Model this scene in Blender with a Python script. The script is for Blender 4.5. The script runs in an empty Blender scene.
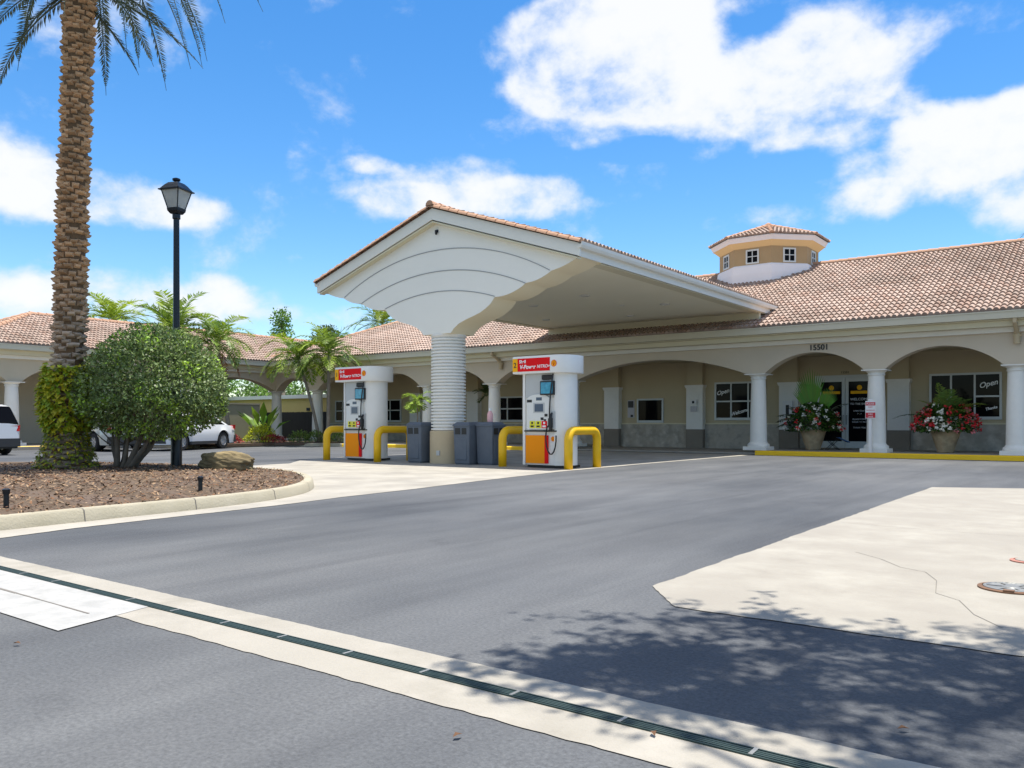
import bpy, bmesh, math, random
import numpy as np
from mathutils import Vector, Matrix
R = math.radians
random.seed(7)
rng = np.random.default_rng(7)
PI = math.pi
scene = bpy.context.scene
COL = scene.collection

# ------------------------------------------------------------------ camera, sky, sun, exposure
cam_d = bpy.data.cameras.new('camera'); cam = bpy.data.objects.new('camera', cam_d); COL.objects.link(cam)
cam.location = (0, 0, 1.05); cam.rotation_euler = (R(90), 0, R(36.7))
cam_d.sensor_width = 36; cam_d.lens = 28.9; cam_d.shift_y = 39 / 1024
cam_d.clip_start = .05; cam_d.clip_end = 3000
scene.camera = cam

SUN = Vector((.07, .13, 1)).normalized()
SUN_EL = math.asin(SUN.z); SUN_AZ = math.atan2(SUN.x, SUN.y)
sd = bpy.data.lights.new('sun', 'SUN'); sd.energy = 3.7; sd.angle = R(.55); sd.color = (1, .95, .86)
so = bpy.data.objects.new('sun', sd); COL.objects.link(so)
so.rotation_euler = SUN.to_track_quat('Z', 'Y').to_euler()
scene.view_settings.view_transform = 'Standard'; scene.view_settings.look = 'None'
scene.view_settings.exposure = 1.0; scene.view_settings.gamma = 1

def pix_dir(u, v):
    s = (u - 512) / 822; w = (423 - v) / 822
    x = -.5976 + s * .8018; y = .8018 + s * .5976
    return math.atan2(x, y), math.atan2(w, math.hypot(x, y))

world = bpy.data.worlds.new('World'); scene.world = world; world.use_nodes = True
nt = world.node_tree; nt.nodes.clear(); L = nt.links
def N(t, **k):
    n = nt.nodes.new(t)
    for a, b in k.items(): setattr(n, a, b)
    return n
def M(op, a, b=None, c=None, clamp=False):
    n = N('ShaderNodeMath', operation=op, use_clamp=clamp)
    for i, x in enumerate((a, b, c)):
        if x is None: continue
        if isinstance(x, (int, float)): n.inputs[i].default_value = x
        else: L.new(x, n.inputs[i])
    return n.outputs[0]
out = N('ShaderNodeOutputWorld'); bg = N('ShaderNodeBackground')
sky = N('ShaderNodeTexSky', sky_type='NISHITA', sun_disc=False, sun_elevation=SUN_EL, sun_rotation=SUN_AZ)
sky.altitude = 0; sky.air_density = 1.0; sky.dust_density = .25; sky.ozone_density = 2.5
hsv = N('ShaderNodeHueSaturation'); hsv.inputs['Saturation'].default_value = 1.34; hsv.inputs['Hue'].default_value = .501
hsv.inputs['Value'].default_value = .85
L.new(sky.outputs[0], hsv.inputs['Color'])
tc = N('ShaderNodeTexCoord'); sep = N('ShaderNodeSeparateXYZ'); L.new(tc.outputs['Generated'], sep.inputs[0])
az = M('ARCTAN2', sep.outputs[0], sep.outputs[1])
hz = M('SQRT', M('ADD', M('MULTIPLY', sep.outputs[0], sep.outputs[0]), M('MULTIPLY', sep.outputs[1], sep.outputs[1])))
el = M('ARCTAN2', sep.outputs[2], hz)
blobs = [(640,52,150,66,1),(590,108,105,36,.9),(560,55,60,55,.8),(700,85,80,50,.9),(610,20,110,40,.8),
 (800,85,80,60,1),(850,45,80,55,1),(770,132,85,34,.9),(880,95,90,42,.8),(900,170,90,42,1),(975,135,85,40,.9),
 (995,205,70,45,1),(960,25,60,24,.55),(1020,110,60,60,.6),(870,205,60,22,.6),(460,190,105,32,1),(395,204,75,20,.75),(530,200,52,22,.7),
 (368,164,26,9,.5),(490,130,38,20,.6),(15,178,90,46,1),(110,198,100,30,1),(180,212,50,22,.7),(15,295,60,28,.9),
 (170,298,120,26,.8),(340,318,70,14,.6),(705,222,34,13,.6),(770,216,36,12,.5),(620,200,30,8,.4),(-150,150,150,60,.8),(1200,120,160,80,.9),(742,38,46,30,-.5),(725,70,22,22,-.35),(972,72,60,30,-.7),(800,165,45,16,-.5),(935,212,40,26,-.4),(640,150,60,12,-.4)]
for (azd, eld, ra_, re_) in ((120,40,40,22),(165,55,45,20),(-150,35,40,20),(-105,50,40,20),(80,60,45,15),(-70,68,50,14),(200,20,30,12)):  # extra clouds outside the view, added to make the fill light more neutral
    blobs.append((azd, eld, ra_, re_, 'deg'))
tot = None
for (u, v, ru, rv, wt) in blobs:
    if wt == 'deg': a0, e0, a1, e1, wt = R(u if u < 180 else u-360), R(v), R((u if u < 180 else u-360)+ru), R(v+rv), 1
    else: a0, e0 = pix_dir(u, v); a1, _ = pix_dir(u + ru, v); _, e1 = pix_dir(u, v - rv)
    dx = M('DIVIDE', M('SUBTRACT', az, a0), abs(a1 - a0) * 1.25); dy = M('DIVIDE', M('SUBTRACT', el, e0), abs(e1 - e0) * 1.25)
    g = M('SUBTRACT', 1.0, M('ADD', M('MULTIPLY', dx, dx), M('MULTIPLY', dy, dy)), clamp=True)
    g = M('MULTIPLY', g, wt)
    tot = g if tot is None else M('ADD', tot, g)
tot = M('MINIMUM', tot, 1.05)
mp = N('ShaderNodeMapping'); mp.inputs['Scale'].default_value = (1, 1, 1.35); L.new(tc.outputs['Generated'], mp.inputs[0])
def noise(scale, detail, rough, dist=0):
    n = N('ShaderNodeTexNoise'); n.inputs['Scale'].default_value = scale; n.inputs['Detail'].default_value = detail
    n.inputs['Roughness'].default_value = rough; n.inputs['Distortion'].default_value = dist
    L.new(mp.outputs[0], n.inputs['Vector']); return n.outputs['Fac']
nz = noise(6.5, 9, .58, .15); nz2 = noise(18, 7, .6, .1)
dens = M('ADD', tot, M('ADD', M('MULTIPLY', M('SUBTRACT', nz, .5), 3.4), M('MULTIPLY', M('SUBTRACT', nz2, .5), 1.3)))
ms = N('ShaderNodeMapRange', interpolation_type='SMOOTHSTEP'); ms.inputs['From Min'].default_value = .16; ms.inputs['From Max'].default_value = 1.08
L.new(dens, ms.inputs['Value'])
cs = N('ShaderNodeMapRange'); cs.inputs['From Min'].default_value = .35; cs.inputs['From Max'].default_value = 1.25
cs.inputs['To Min'].default_value = .0; cs.inputs['To Max'].default_value = 1; L.new(dens, cs.inputs['Value'])
ccol = N('ShaderNodeMix', data_type='RGBA'); ccol.inputs['A'].default_value = (3.3, 3.7, 4.3, 1); ccol.inputs['B'].default_value = (4.3, 4.3, 4.35, 1)
L.new(cs.outputs[0], ccol.inputs['Factor'])
mixc = N('ShaderNodeMix', data_type='RGBA'); L.new(M('MULTIPLY', ms.outputs[0], .93), mixc.inputs['Factor'])
L.new(hsv.outputs[0], mixc.inputs['A']); L.new(ccol.outputs['Result'], mixc.inputs['B'])
L.new(mixc.outputs['Result'], bg.inputs['Color']); bg.inputs['Strength'].default_value = .12
L.new(bg.outputs[0], out.inputs['Surface'])

# ------------------------------------------------------------------ materials
MATS = {}
def mat(name, col, rough=.7, col2=None, nscale=6, namt=.5, bump=0, bscale=None, metal=0, tint=False, spec=.5, stretch=None, trans=0, col3=None, n3=1.2, detail=5, coat=0):
    m = bpy.data.materials.new(name); m.use_nodes = True; t = m.node_tree; l = t.links
    b = t.nodes['Principled BSDF']; b.inputs['Roughness'].default_value = rough; b.inputs['Metallic'].default_value = metal
    b.inputs['Specular IOR Level'].default_value = spec
    if coat: b.inputs['Coat Weight'].default_value = coat; b.inputs['Coat Roughness'].default_value = .05
    col = tuple(col) + (1,) if len(col) == 3 else col
    tcn = t.nodes.new('ShaderNodeTexCoord'); vec = tcn.outputs['Object']
    if stretch:
        mpn = t.nodes.new('ShaderNodeMapping'); mpn.inputs['Scale'].default_value = stretch; l.new(vec, mpn.inputs[0]); vec = mpn.outputs[0]
    cur = None
    if col2:
        n = t.nodes.new('ShaderNodeTexNoise'); n.inputs['Scale'].default_value = nscale; n.inputs['Detail'].default_value = detail; n.inputs['Roughness'].default_value = .62
        l.new(vec, n.inputs['Vector'])
        r = t.nodes.new('ShaderNodeMapRange'); r.inputs['From Min'].default_value = .5 - namt / 2; r.inputs['From Max'].default_value = .5 + namt / 2; l.new(n.outputs['Fac'], r.inputs['Value'])
        x = t.nodes.new('ShaderNodeMix'); x.data_type = 'RGBA'; x.inputs['A'].default_value = col; x.inputs['B'].default_value = tuple(col2) + (1,)
        l.new(r.outputs[0], x.inputs['Factor']); cur = x.outputs['Result']
        if col3:
            n2 = t.nodes.new('ShaderNodeTexNoise'); n2.inputs['Scale'].default_value = n3; n2.inputs['Detail'].default_value = 4; l.new(vec, n2.inputs['Vector'])
            r2 = t.nodes.new('ShaderNodeMapRange'); r2.inputs['From Min'].default_value = .42; r2.inputs['From Max'].default_value = .68; l.new(n2.outputs['Fac'], r2.inputs['Value'])
            x2 = t.nodes.new('ShaderNodeMix'); x2.data_type = 'RGBA'; l.new(cur, x2.inputs['A']); x2.inputs['B'].default_value = tuple(col3) + (1,)
            l.new(r2.outputs[0], x2.inputs['Factor']); cur = x2.outputs['Result']
    if tint:
        at = t.nodes.new('ShaderNodeAttribute'); at.attribute_name = 'tint'
        x = t.nodes.new('ShaderNodeMix'); x.data_type = 'RGBA'; x.blend_type = 'MULTIPLY'; x.inputs['Factor'].default_value = 1
        if cur: l.new(cur, x.inputs['A'])
        else: x.inputs['A'].default_value = col
        l.new(at.outputs['Color'], x.inputs['B']); cur = x.outputs['Result']
    if cur: l.new(cur, b.inputs['Base Color'])
    else: b.inputs['Base Color'].default_value = col
    if bump:
        n = t.nodes.new('ShaderNodeTexNoise'); n.inputs['Scale'].default_value = bscale or nscale * 4; n.inputs['Detail'].default_value = 6; l.new(vec, n.inputs['Vector'])
        bp = t.nodes.new('ShaderNodeBump'); bp.inputs['Strength'].default_value = bump; bp.inputs['Distance'].default_value = .02
        l.new(n.outputs['Fac'], bp.inputs['Height']); l.new(bp.outputs[0], b.inputs['Normal'])
    if trans:
        tr = t.nodes.new('ShaderNodeBsdfTranslucent'); mx = t.nodes.new('ShaderNodeMixShader'); mx.inputs[0].default_value = trans
        if cur: l.new(cur, tr.inputs['Color'])
        else: tr.inputs['Color'].default_value = col
        o = t.nodes['Material Output']; l.new(b.outputs[0], mx.inputs[1]); l.new(tr.outputs[0], mx.inputs[2]); l.new(mx.outputs[0], o.inputs['Surface'])
    MATS[name] = m; return m

def asphalt_mat():
    m = bpy.data.materials.new('asphalt'); m.use_nodes = True; t = m.node_tree; l = t.links; b = t.nodes['Principled BSDF']
    tcn = t.nodes.new('ShaderNodeTexCoord')
    def nz(scale, det, sc=(1,1,1), ro=.6):
        mpn = t.nodes.new('ShaderNodeMapping'); mpn.inputs['Scale'].default_value = sc; l.new(tcn.outputs['Object'], mpn.inputs[0])
        n = t.nodes.new('ShaderNodeTexNoise'); n.inputs['Scale'].default_value = scale; n.inputs['Detail'].default_value = det; n.inputs['Roughness'].default_value = ro
        l.new(mpn.outputs[0], n.inputs['Vector']); return n.outputs['Fac']
    def ramp(v, a, c0, z, c1):
        r = t.nodes.new('ShaderNodeValToRGB'); r.color_ramp.elements[0].position = a; r.color_ramp.elements[0].color = c0 + (1,)
        r.color_ramp.elements[1].position = z; r.color_ramp.elements[1].color = c1 + (1,); l.new(v, r.inputs[0]); return r.outputs[0]
    big = ramp(nz(.35, 5, (1, .45, 1)), .3, (.056, .061, .070), .7, (.125, .129, .136))
    grain = ramp(nz(55, 4, ro=.75), .3, (.70, .70, .70), .72, (1.34, 1.34, 1.32))
    streak = ramp(nz(1.6, 4, (1, .12, 1)), .35, (.86, .86, .87), .7, (1.13, 1.13, 1.12))
    patch = ramp(nz(.16, 3), .45, (1, 1, 1), .7, (1.18, 1.15, 1.1))
    def mul(a, c):
        x = t.nodes.new('ShaderNodeMix'); x.data_type = 'RGBA'; x.blend_type = 'MULTIPLY'; x.inputs['Factor'].default_value = 1
        l.new(a, x.inputs['A']); l.new(c, x.inputs['B']); return x.outputs['Result']
    stain = ramp(nz(.75, 6, ro=.7), .27, (.72, .72, .73), .40, (1, 1, 1))
    speck = ramp(nz(38, 2), .74, (1, 1, 1), .80, (1.9, 1.85, 1.75))
    tyre = ramp(nz(2.6, 3, (1, .03, 1)), .30, (.84, .84, .85), .42, (1, 1, 1))
    l.new(mul(mul(mul(mul(mul(mul(big, grain), streak), patch), stain), speck), tyre), b.inputs['Base Color'])
    b.inputs['Roughness'].default_value = .88; b.inputs['Specular IOR Level'].default_value = .3
    bp = t.nodes.new('ShaderNodeBump'); bp.inputs['Strength'].default_value = .45; bp.inputs['Distance'].default_value = .012
    l.new(nz(70, 5, ro=.7), bp.inputs['Height']); l.new(bp.outputs[0], b.inputs['Normal'])
    return m
ASPH = asphalt_mat()
mat('concrete', (.275,.25,.21), .85, (.355,.33,.28), 2.3, .35, .3, 55, col3=(.285,.26,.22), n3=.8, detail=10)
mat('pad_concrete', (.31,.285,.24), .85, (.40,.37,.32), 1.6, .35, .3, 55, col3=(.27,.25,.215), n3=1.1, detail=10)
mat('concrete_strip', (.275,.252,.21), .88, (.385,.355,.305), 3.5, .4, .4, 60, col3=(.325,.30,.255), n3=.8)
mat('white_road_paint', (.31,.305,.29), .75, (.41,.40,.38), 7, .35, .25, 60)
mat('kerb_concrete', (.31,.275,.19), .88, (.42,.38,.29), 2.5, .6, .3, 40, col3=(.40,.355,.26), n3=1.2)
mat('yellow_kerb', (.85,.50,.006), .7, (.90,.56,.01), 3, .6, .15, 30)
mat('yellow_guard', (.86,.50,.0), .45, (.80,.45,.0), 5, .6, .04, 25)
mat('sidewalk', (.30,.27,.23), .85, (.38,.35,.30), 2, .6, .2, 40)
mat('mulch', (.045,.032,.021), .95, (.175,.115,.068), 24, .4, 1.0, 45, col3=(.13,.09,.065), n3=2)
mat('mulch_chip', (.17,.12,.075), .95, tint=True)
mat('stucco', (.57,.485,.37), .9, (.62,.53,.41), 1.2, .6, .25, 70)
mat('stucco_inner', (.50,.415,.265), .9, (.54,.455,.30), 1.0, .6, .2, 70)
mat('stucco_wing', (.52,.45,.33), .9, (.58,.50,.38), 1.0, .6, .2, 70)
mat('trim_white', (.77,.74,.66), .7, (.82,.79,.71), 2, .6)
mat('trim_cream', (.66,.60,.42), .7, (.70,.64,.46), 2, .6)
mat('gutter_grey', (.56,.51,.38), .7, (.61,.56,.43), 2, .6)
mat('column_white', (.78,.755,.70), .7, (.84,.815,.76), 5, .5, .12, 40)
mat('gable_white', (.89,.865,.79), .7, (.855,.83,.75), 1.0, .6, .06, 60)
mat('cradle_cream', (.80,.70,.48), .75, (.84,.75,.54), 1.0, .6)
mat('canopy_ceiling', (.85,.79,.60), .85, (.88,.83,.65), .8, .6, .1, 50)
mat('seam', (.33,.33,.33), .8)
mat('fascia_paint', (.78,.76,.68), .6, (.83,.81,.73), 2, .6)
mat('plinth_tan', (.50,.40,.25), .85, (.56,.45,.29), 3, .6, .2, 40)
mat('pilaster_base', (.22,.19,.155), .9, (.25,.22,.18), 3, .5, .2, 50)
mat('stone_veneer', (.34,.31,.26), .85, (.56,.52,.45), 2.6, .22, .2, 20, col3=(.40,.355,.29), n3=2.5)
mat('roof_tile', (.38,.27,.21), .8, (.48,.365,.30), 2.2, .6, .3, 30, tint=True, col3=(.32,.235,.185), n3=.45)
mat('cap_tile', (.42,.23,.14), .8, (.50,.30,.19), 3, .6, .3, 30)
mat('window_frame', (.60,.62,.60), .4)
mat('dark_glass', (.005,.005,.006), .06, spec=.07)
mat('cupola_tan', (.38,.26,.13), .85, (.43,.30,.16), 2, .6)
mat('cupola_white', (.78,.74,.74), .75, (.82,.79,.79), 2, .6)
mat('cupola_soffit', (.78,.58,.30), .8)
mat('pump_white', (.85,.83,.78), .4, (.80,.78,.73), 4, .5)
mat('pump_panel', (.74,.74,.70), .45)
mat('pump_grey', (.50,.51,.50), .5)
mat('pump_red', (.80,.004,.008), .6, spec=.2)
mat('pump_orange', (.95,.30,.002), .6, spec=.2)
mat('pump_gold', (.95,.46,.01), .6, spec=.2)
mat('lime_yellow', (.80,.74,.02), .4)
mat('black_plastic', (.012,.012,.013), .45)
mat('screen_blue', (.03,.16,.30), .15, (.10,.45,.60), 7, .35)
mat('lcd_grey', (.09,.12,.17), .2)
mat('text_white', (.85,.85,.85), .5)
mat('text_black', (.02,.02,.02), .5)
mat('bin_grey', (.09,.11,.14), .65, (.125,.145,.175), 4, .6, .1, 60)
mat('lamp_black', (.010,.014,.02), .35, metal=.3)
mat('lamp_glass', (.55,.57,.55), .15, (.75,.75,.70), 5, .5, trans=.4)
mat('palm_bark', (.44,.31,.18), .95, (.66,.49,.30), 3, .6, .5, 40, tint=True)
mat('palm_frond', (.10,.125,.075), .6, tint=True, trans=.2)
mat('palm_green', (.18,.26,.05), .5, tint=True, trans=.3)
mat('dead_frond', (.26,.12,.06), .9, tint=True, trans=.1)
mat('bark_grey', (.17,.14,.11), .95, (.30,.26,.21), 5, .6, .5, 30)
mat('leaf_dark', (.15,.215,.06), .5, tint=True, trans=.3)
mat('leaf_yellow', (.46,.46,.035), .5, tint=True, trans=.35)
mat('leaf_green', (.11,.23,.03), .45, tint=True, trans=.3)
mat('leaf_maroon', (.07,.02,.02), .5, tint=True, trans=.2)
mat('leaf_tree', (.06,.10,.025), .5, tint=True, trans=.2)
mat('petal_red', (.75,.03,.04), .5, tint=True, trans=.25)
mat('petal_white', (.88,.85,.74), .5, tint=True, trans=.25)
mat('petal_pink', (.80,.22,.24), .5, tint=True, trans=.25)
mat('urn_clay', (.36,.24,.13), .9, (.52,.42,.27), 4, .5, .4, 18, col3=(.25,.20,.12), n3=3)
mat('rock', (.10,.075,.04), .95, (.34,.26,.13), 3.5, .4, 1, 9, stretch=(.6,3,3), col3=(.07,.055,.03), n3=2.4)
mat('car_white', (.78,.79,.80), .25, coat=.6)
mat('car_silver', (.55,.56,.52), .3, metal=.35, coat=.6)
mat('car_dark', (.035,.036,.038), .6)
mat('tyre', (.015,.015,.016), .85)
mat('rim', (.60,.61,.63), .3, metal=.6)
mat('tail_light', (.55,.01,.015), .2, coat=.5)
mat('plate', (.45,.55,.68), .5)
mat('grate_green', (.035,.06,.055), .6, metal=.4)
mat('dark_gap', (.01,.011,.011), .9)
mat('iron', (.20,.20,.19), .5, (.33,.33,.31), 9, .5, .3, 40, metal=.5)
mat('rust', (.20,.10,.05), .9, (.12,.07,.045), 12, .5)
mat('red_cover', (.36,.15,.11), .8, (.42,.2,.15), 9, .5)
mat('crack', (.17,.155,.135), .95)
mat('sign_white', (.78,.76,.75), .5)
mat('sign_red', (.55,.015,.03), .5)
mat('yellow_wall', (.62,.46,.16), .85, (.66,.5,.19), 1, .5)
mat('tan_wall', (.30,.26,.18), .9, (.34,.3,.21), 1, .5)
mat('dark_fence', (.022,.02,.018), .8)
mat('blue_cloth', (.05,.13,.32), .8)
mat('jug', (.80,.45,.45), .4)
mat('soil', (.09,.06,.04), .95, (.14,.1,.07), 8, .5)
mat('lit_disc', (.62,.60,.54), .5)
mat('mauve_paper', (.5,.48,.5), .6)

# ------------------------------------------------------------------ mesh builder
class MB:
    def __init__(s): s.v = []; s.f = []; s.t = []
    def add(s, vs, fs, tint=None):
        o = len(s.v); s.v.extend([tuple(p) for p in vs]); s.f.extend([tuple(i + o for i in f) for f in fs])
        s.t.extend([tint if tint is not None else (1, 1, 1)] * len(fs)); return s
    def box(s, x0, y0, z0, x1, y1, z1, tint=None):
        x0, x1 = min(x0, x1), max(x0, x1); y0, y1 = min(y0, y1), max(y0, y1); z0, z1 = min(z0, z1), max(z0, z1)
        return s.add([(x0,y0,z0),(x1,y0,z0),(x1,y1,z0),(x0,y1,z0),(x0,y0,z1),(x1,y0,z1),(x1,y1,z1),(x0,y1,z1)],
              [(3,2,1,0),(4,5,6,7),(0,1,5,4),(1,2,6,5),(2,3,7,6),(3,0,4,7)], tint)
    def prism(s, poly, z0, z1, top=None):
        n = len(poly); tp = top or poly
        vs = [(p[0], p[1], z0) for p in poly] + [(p[0], p[1], z1) for p in tp]
        return s.add(vs, [tuple(range(n))[::-1], tuple(range(n, 2*n))] + [(i, (i+1) % n, n + (i+1) % n, n + i) for i in range(n)])
    def sheet(s, poly, z): return s.add([(p[0], p[1], z) for p in poly], [tuple(range(len(poly)))])
    def lathe(s, prof, n=24, c=(0,0,0), cap=True, tint=None):
        vs = []; fs = []
        for r, z in prof:
            for i in range(n):
                a = 2*PI*i/n; vs.append((c[0] + r*math.cos(a), c[1] + r*math.sin(a), c[2] + z))
        for j in range(len(prof)-1):
            for i in range(n): fs.append((j*n+i, j*n+(i+1)%n, (j+1)*n+(i+1)%n, (j+1)*n+i))
        if cap: fs.append(tuple(range(n))[::-1]); fs.append(tuple(range((len(prof)-1)*n, len(prof)*n)))
        return s.add(vs, fs, tint)
    def tube(s, pts, r, n=8, cap=True, tint=None):
        pts = [Vector(p) for p in pts]; k = len(pts); rs = r if isinstance(r, (list, tuple)) else [r]*k
        vs = []; fs = []; up = None
        for i, p in enumerate(pts):
            d = (pts[min(i+1,k-1)] - pts[max(i-1,0)]).normalized()
            if up is None:
                up = Vector((0,0,1)) if abs(d.z) < .9 else Vector((1,0,0))
            a = d.cross(up).normalized(); up = a.cross(d).normalized()
            for j in range(n):
                t = 2*PI*j/n; vs.append(p + (a*math.cos(t) + up*math.sin(t))*rs[i])
        for i in range(k-1):
            for j in range(n): fs.append((i*n+j, i*n+(j+1)%n, (i+1)*n+(j+1)%n, (i+1)*n+j))
        if cap: fs.append(tuple(range(n))[::-1]); fs.append(tuple(range((k-1)*n, k*n)))
        return s.add(vs, fs, tint)
    def ext(s, poly, y0, y1, mapf=lambda a, d, z: (a, d, z)):       # polygon in (a,z) extruded along depth
        n = len(poly)
        vs = [mapf(p[0], y0, p[1]) for p in poly] + [mapf(p[0], y1, p[1]) for p in poly]
        return s.add(vs, [tuple(range(n)), tuple(range(n, 2*n))[::-1]] + [(i, n+i, n+(i+1)%n, (i+1)%n) for i in range(n)])
    def strip_ext(s, top, bot, y0, y1, mapf):                        # wall between two (a,z) polylines, closed
        n = len(top); vs = []
        for y in (y0, y1):
            vs += [mapf(p[0], y, p[1]) for p in top]; vs += [mapf(p[0], y, p[1]) for p in bot]
        fs = []
        for i in range(n-1):
            fs.append((i, i+1, n+i+1, n+i)); fs.append((2*n+i, 3*n+i, 3*n+i+1, 2*n+i+1))
            fs.append((i, 2*n+i, 2*n+i+1, i+1)); fs.append((n+i, n+i+1, 3*n+i+1, 3*n+i))
        fs.append((0, n, 3*n, 2*n)); fs.append((n-1, 3*n-1, 4*n-1, 2*n-1))
        return s.add(vs, fs)
    def build(s, name, m, parent=None, smooth=False, bevel=0, recalc=False, world=False, kind=None):
        off = (0, 0, 0)
        if world and parent is not None:
            p = parent
            while p.parent: p = p.parent
            off = tuple(p.location)
        v = s.v if off == (0,0,0) else [(a-off[0], b-off[1], c-off[2]) for a, b, c in s.v]
        me = bpy.data.meshes.new(name); me.from_pydata(v, [], s.f)
        if any(t != (1,1,1) for t in s.t):
            at = me.attributes.new('tint', 'FLOAT_COLOR', 'CORNER'); arr = np.empty((len(me.loops), 4), np.float32); arr[:, 3] = 1
            ln = np.array([len(f) for f in s.f]); arr[:, :3] = np.repeat(np.array(s.t, np.float32), ln, axis=0); at.data.foreach_set('color', arr.ravel())
        elif 'tint' in [n.attribute_name for n in m.node_tree.nodes if n.type == 'ATTRIBUTE']:
            at = me.attributes.new('tint', 'FLOAT_COLOR', 'CORNER'); at.data.foreach_set('color', np.ones(len(me.loops)*4, np.float32))
        if recalc or bevel:
            bm = bmesh.new(); bm.from_mesh(me); bmesh.ops.recalc_face_normals(bm, faces=bm.faces)
            if bevel:
                ed = [e for e in bm.edges if len(e.link_faces) == 2 and e.calc_face_angle(0) > .6]
                bmesh.ops.bevel(bm, geom=ed, offset=bevel, segments=2, affect='EDGES', profile=.5)
            bm.to_mesh(me); bm.free()
        me.materials.append(m)
        if smooth:
            me.polygons.foreach_set('use_smooth', np.ones(len(me.polygons), bool))
            if smooth != 'full':
                try: me.set_sharp_from_angle(angle=R(40))
                except Exception: pass
        o = bpy.data.objects.new(name, me); COL.objects.link(o)
        if parent is not None: o.parent = parent
        if kind: o['kind'] = kind
        return o
def mt(n): return MATS[n]
def tag(o, label, cat, group=None):
    o['label'] = label; o['category'] = cat
    if group: o['group'] = group
    return o
def thing(name, label, cat, loc=(0,0,0), rz=0, group=None):
    o = bpy.data.objects.new(name, None); COL.objects.link(o); o.location = loc; o.rotation_euler = (0,0,rz)
    o.empty_display_size = .2
    return tag(o, label, cat, group)
def copy_tree(o, parent=None):
    kids = list(o.children)
    c = o.copy(); COL.objects.link(c)
    if parent is not None: c.parent = parent
    for k in kids: copy_tree(k, c)
    return c
def text(name, s, size, loc, m, parent=None, rx=90, rz=0, shear=0, depth=.006, align='CENTER', world=False, sx=1, bold=0, ry=0):
    cu = bpy.data.curves.new(name, 'FONT'); cu.body = s; cu.size = size; cu.extrude = depth; cu.align_x = align; cu.shear = shear; cu.offset = bold
    to = bpy.data.objects.new(name + '_tmp', cu); me = bpy.data.meshes.new_from_object(to); me.name = name
    bpy.data.objects.remove(to); bpy.data.curves.remove(cu)
    l = Vector(loc)
    if world and parent is not None:
        p = parent
        while p.parent: p = p.parent
        l = l - p.location
    me.transform(Matrix.Translation(l) @ Matrix.Rotation(R(rz), 4, 'Z') @ Matrix.Rotation(R(ry), 4, 'Y') @ Matrix.Rotation(R(rx), 4, 'X') @ Matrix.Diagonal((sx, 1, 1, 1)))
    me.materials.clear(); me.materials.append(m)
    o = bpy.data.objects.new(name, me); COL.objects.link(o)
    if parent is not None: o.parent = parent
    return o
def ragged(p, amp=.007, step=.06, far=11):
    out_ = []; rr = random.Random(len(p))
    for i in range(len(p)):
        a = Vector(p[i]); b = Vector(p[(i+1) % len(p)]); d = b-a; L_ = d.length; nn = Vector((-d.y, d.x)).normalized() if L_ else Vector((0,0)); out_.append(tuple(a)); t = step; w = 0
        while t < L_ - step*.5:
            q = a + d*(t/L_)
            dist = q.length; w = .6*w + rr.uniform(-amp, amp); e = q + nn*w
            out_.append((e.x, e.y)); t += step*(1 if dist < far else 4)
    return out_
def struct(mb, name, m, **k): return mb.build(name, m, kind='structure', **k)

# ------------------------------------------------------------------ ground, kerbs and markings
g = MB(); S = 900
g.add([(-S,-S,0),(S,-S,0),(S,S,0),(-S,S,0)], [(0,1,2,3)]); struct(g, 'ground', ASPH)
dx0, dx1 = -26, 9
UP, LO, GC = 2.775, 2.29, 2.545            # trench drain strip edges and grate centre (Y)
g = MB()
def ragged_strip(x0, x1, y_in, y_out, amp):
    rr = random.Random(int(y_out*1000)); x = x0; w = 0; pts = []
    while x < x1: pts.append((x, y_out + w)); w = .35*w + rr.uniform(-amp, amp)*.6; x += .045
    pts.append((x1, y_out))
    for p, q in zip(pts, pts[1:]): g.add([(p[0],y_in,.004),(q[0],y_in,.004),(q[0],q[1],.004),(p[0],p[1],.004)], [(0,1,2,3)])
ragged_strip(dx0, dx1, GC+.034, UP, .006); ragged_strip(-4.45, dx1, GC-.034, LO, .008)
struct(g, 'drain_strip', mt('concrete_strip'))
g = MB(); g.sheet([(dx0,1.93),(-4.3,1.95),(-4.45,GC-.034),(dx0,GC-.034)], .006); struct(g, 'painted_pad', mt('white_road_paint'))
g = MB()
for i in range(26):
    a = -4.55 - i*.3; g.box(a, 2.22+random.uniform(-.006,.006), .0065, a-.3, 2.232+random.uniform(-.004,.006), .0085)
struct(g, 'pavement_joint', mt('crack'))
g = MB(); g.sheet([(dx0,GC-.033),(dx1,GC-.033),(dx1,GC+.033),(dx0,GC+.033)], .003); tr = g
gr = thing('drain_grate', 'long dark green trench grate set in the pale concrete strip', 'drain grate', (-3, GC, 0))
f = MB(); f.box(dx0, GC-.033, .003, dx1, GC-.026, .010); f.box(dx0, GC+.026, .003, dx1, GC+.033, .010)
for q in (-.0135, .0, .0135): f.box(dx0, GC+q-.0045, .003, dx1, GC+q+.0045, .0095)
f.build('grate_bars', mt('grate_green'), gr, world=True)
for k in range(18):
    x = -8 + k*.47; f = MB(); f.box(x, GC-.03, .0097, x+.014, GC+.03, .012); f.build('grate_clip', mt('iron'), gr, world=True)
tr.build('grate_trough', mt('dark_gap'), gr, world=True)

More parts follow.
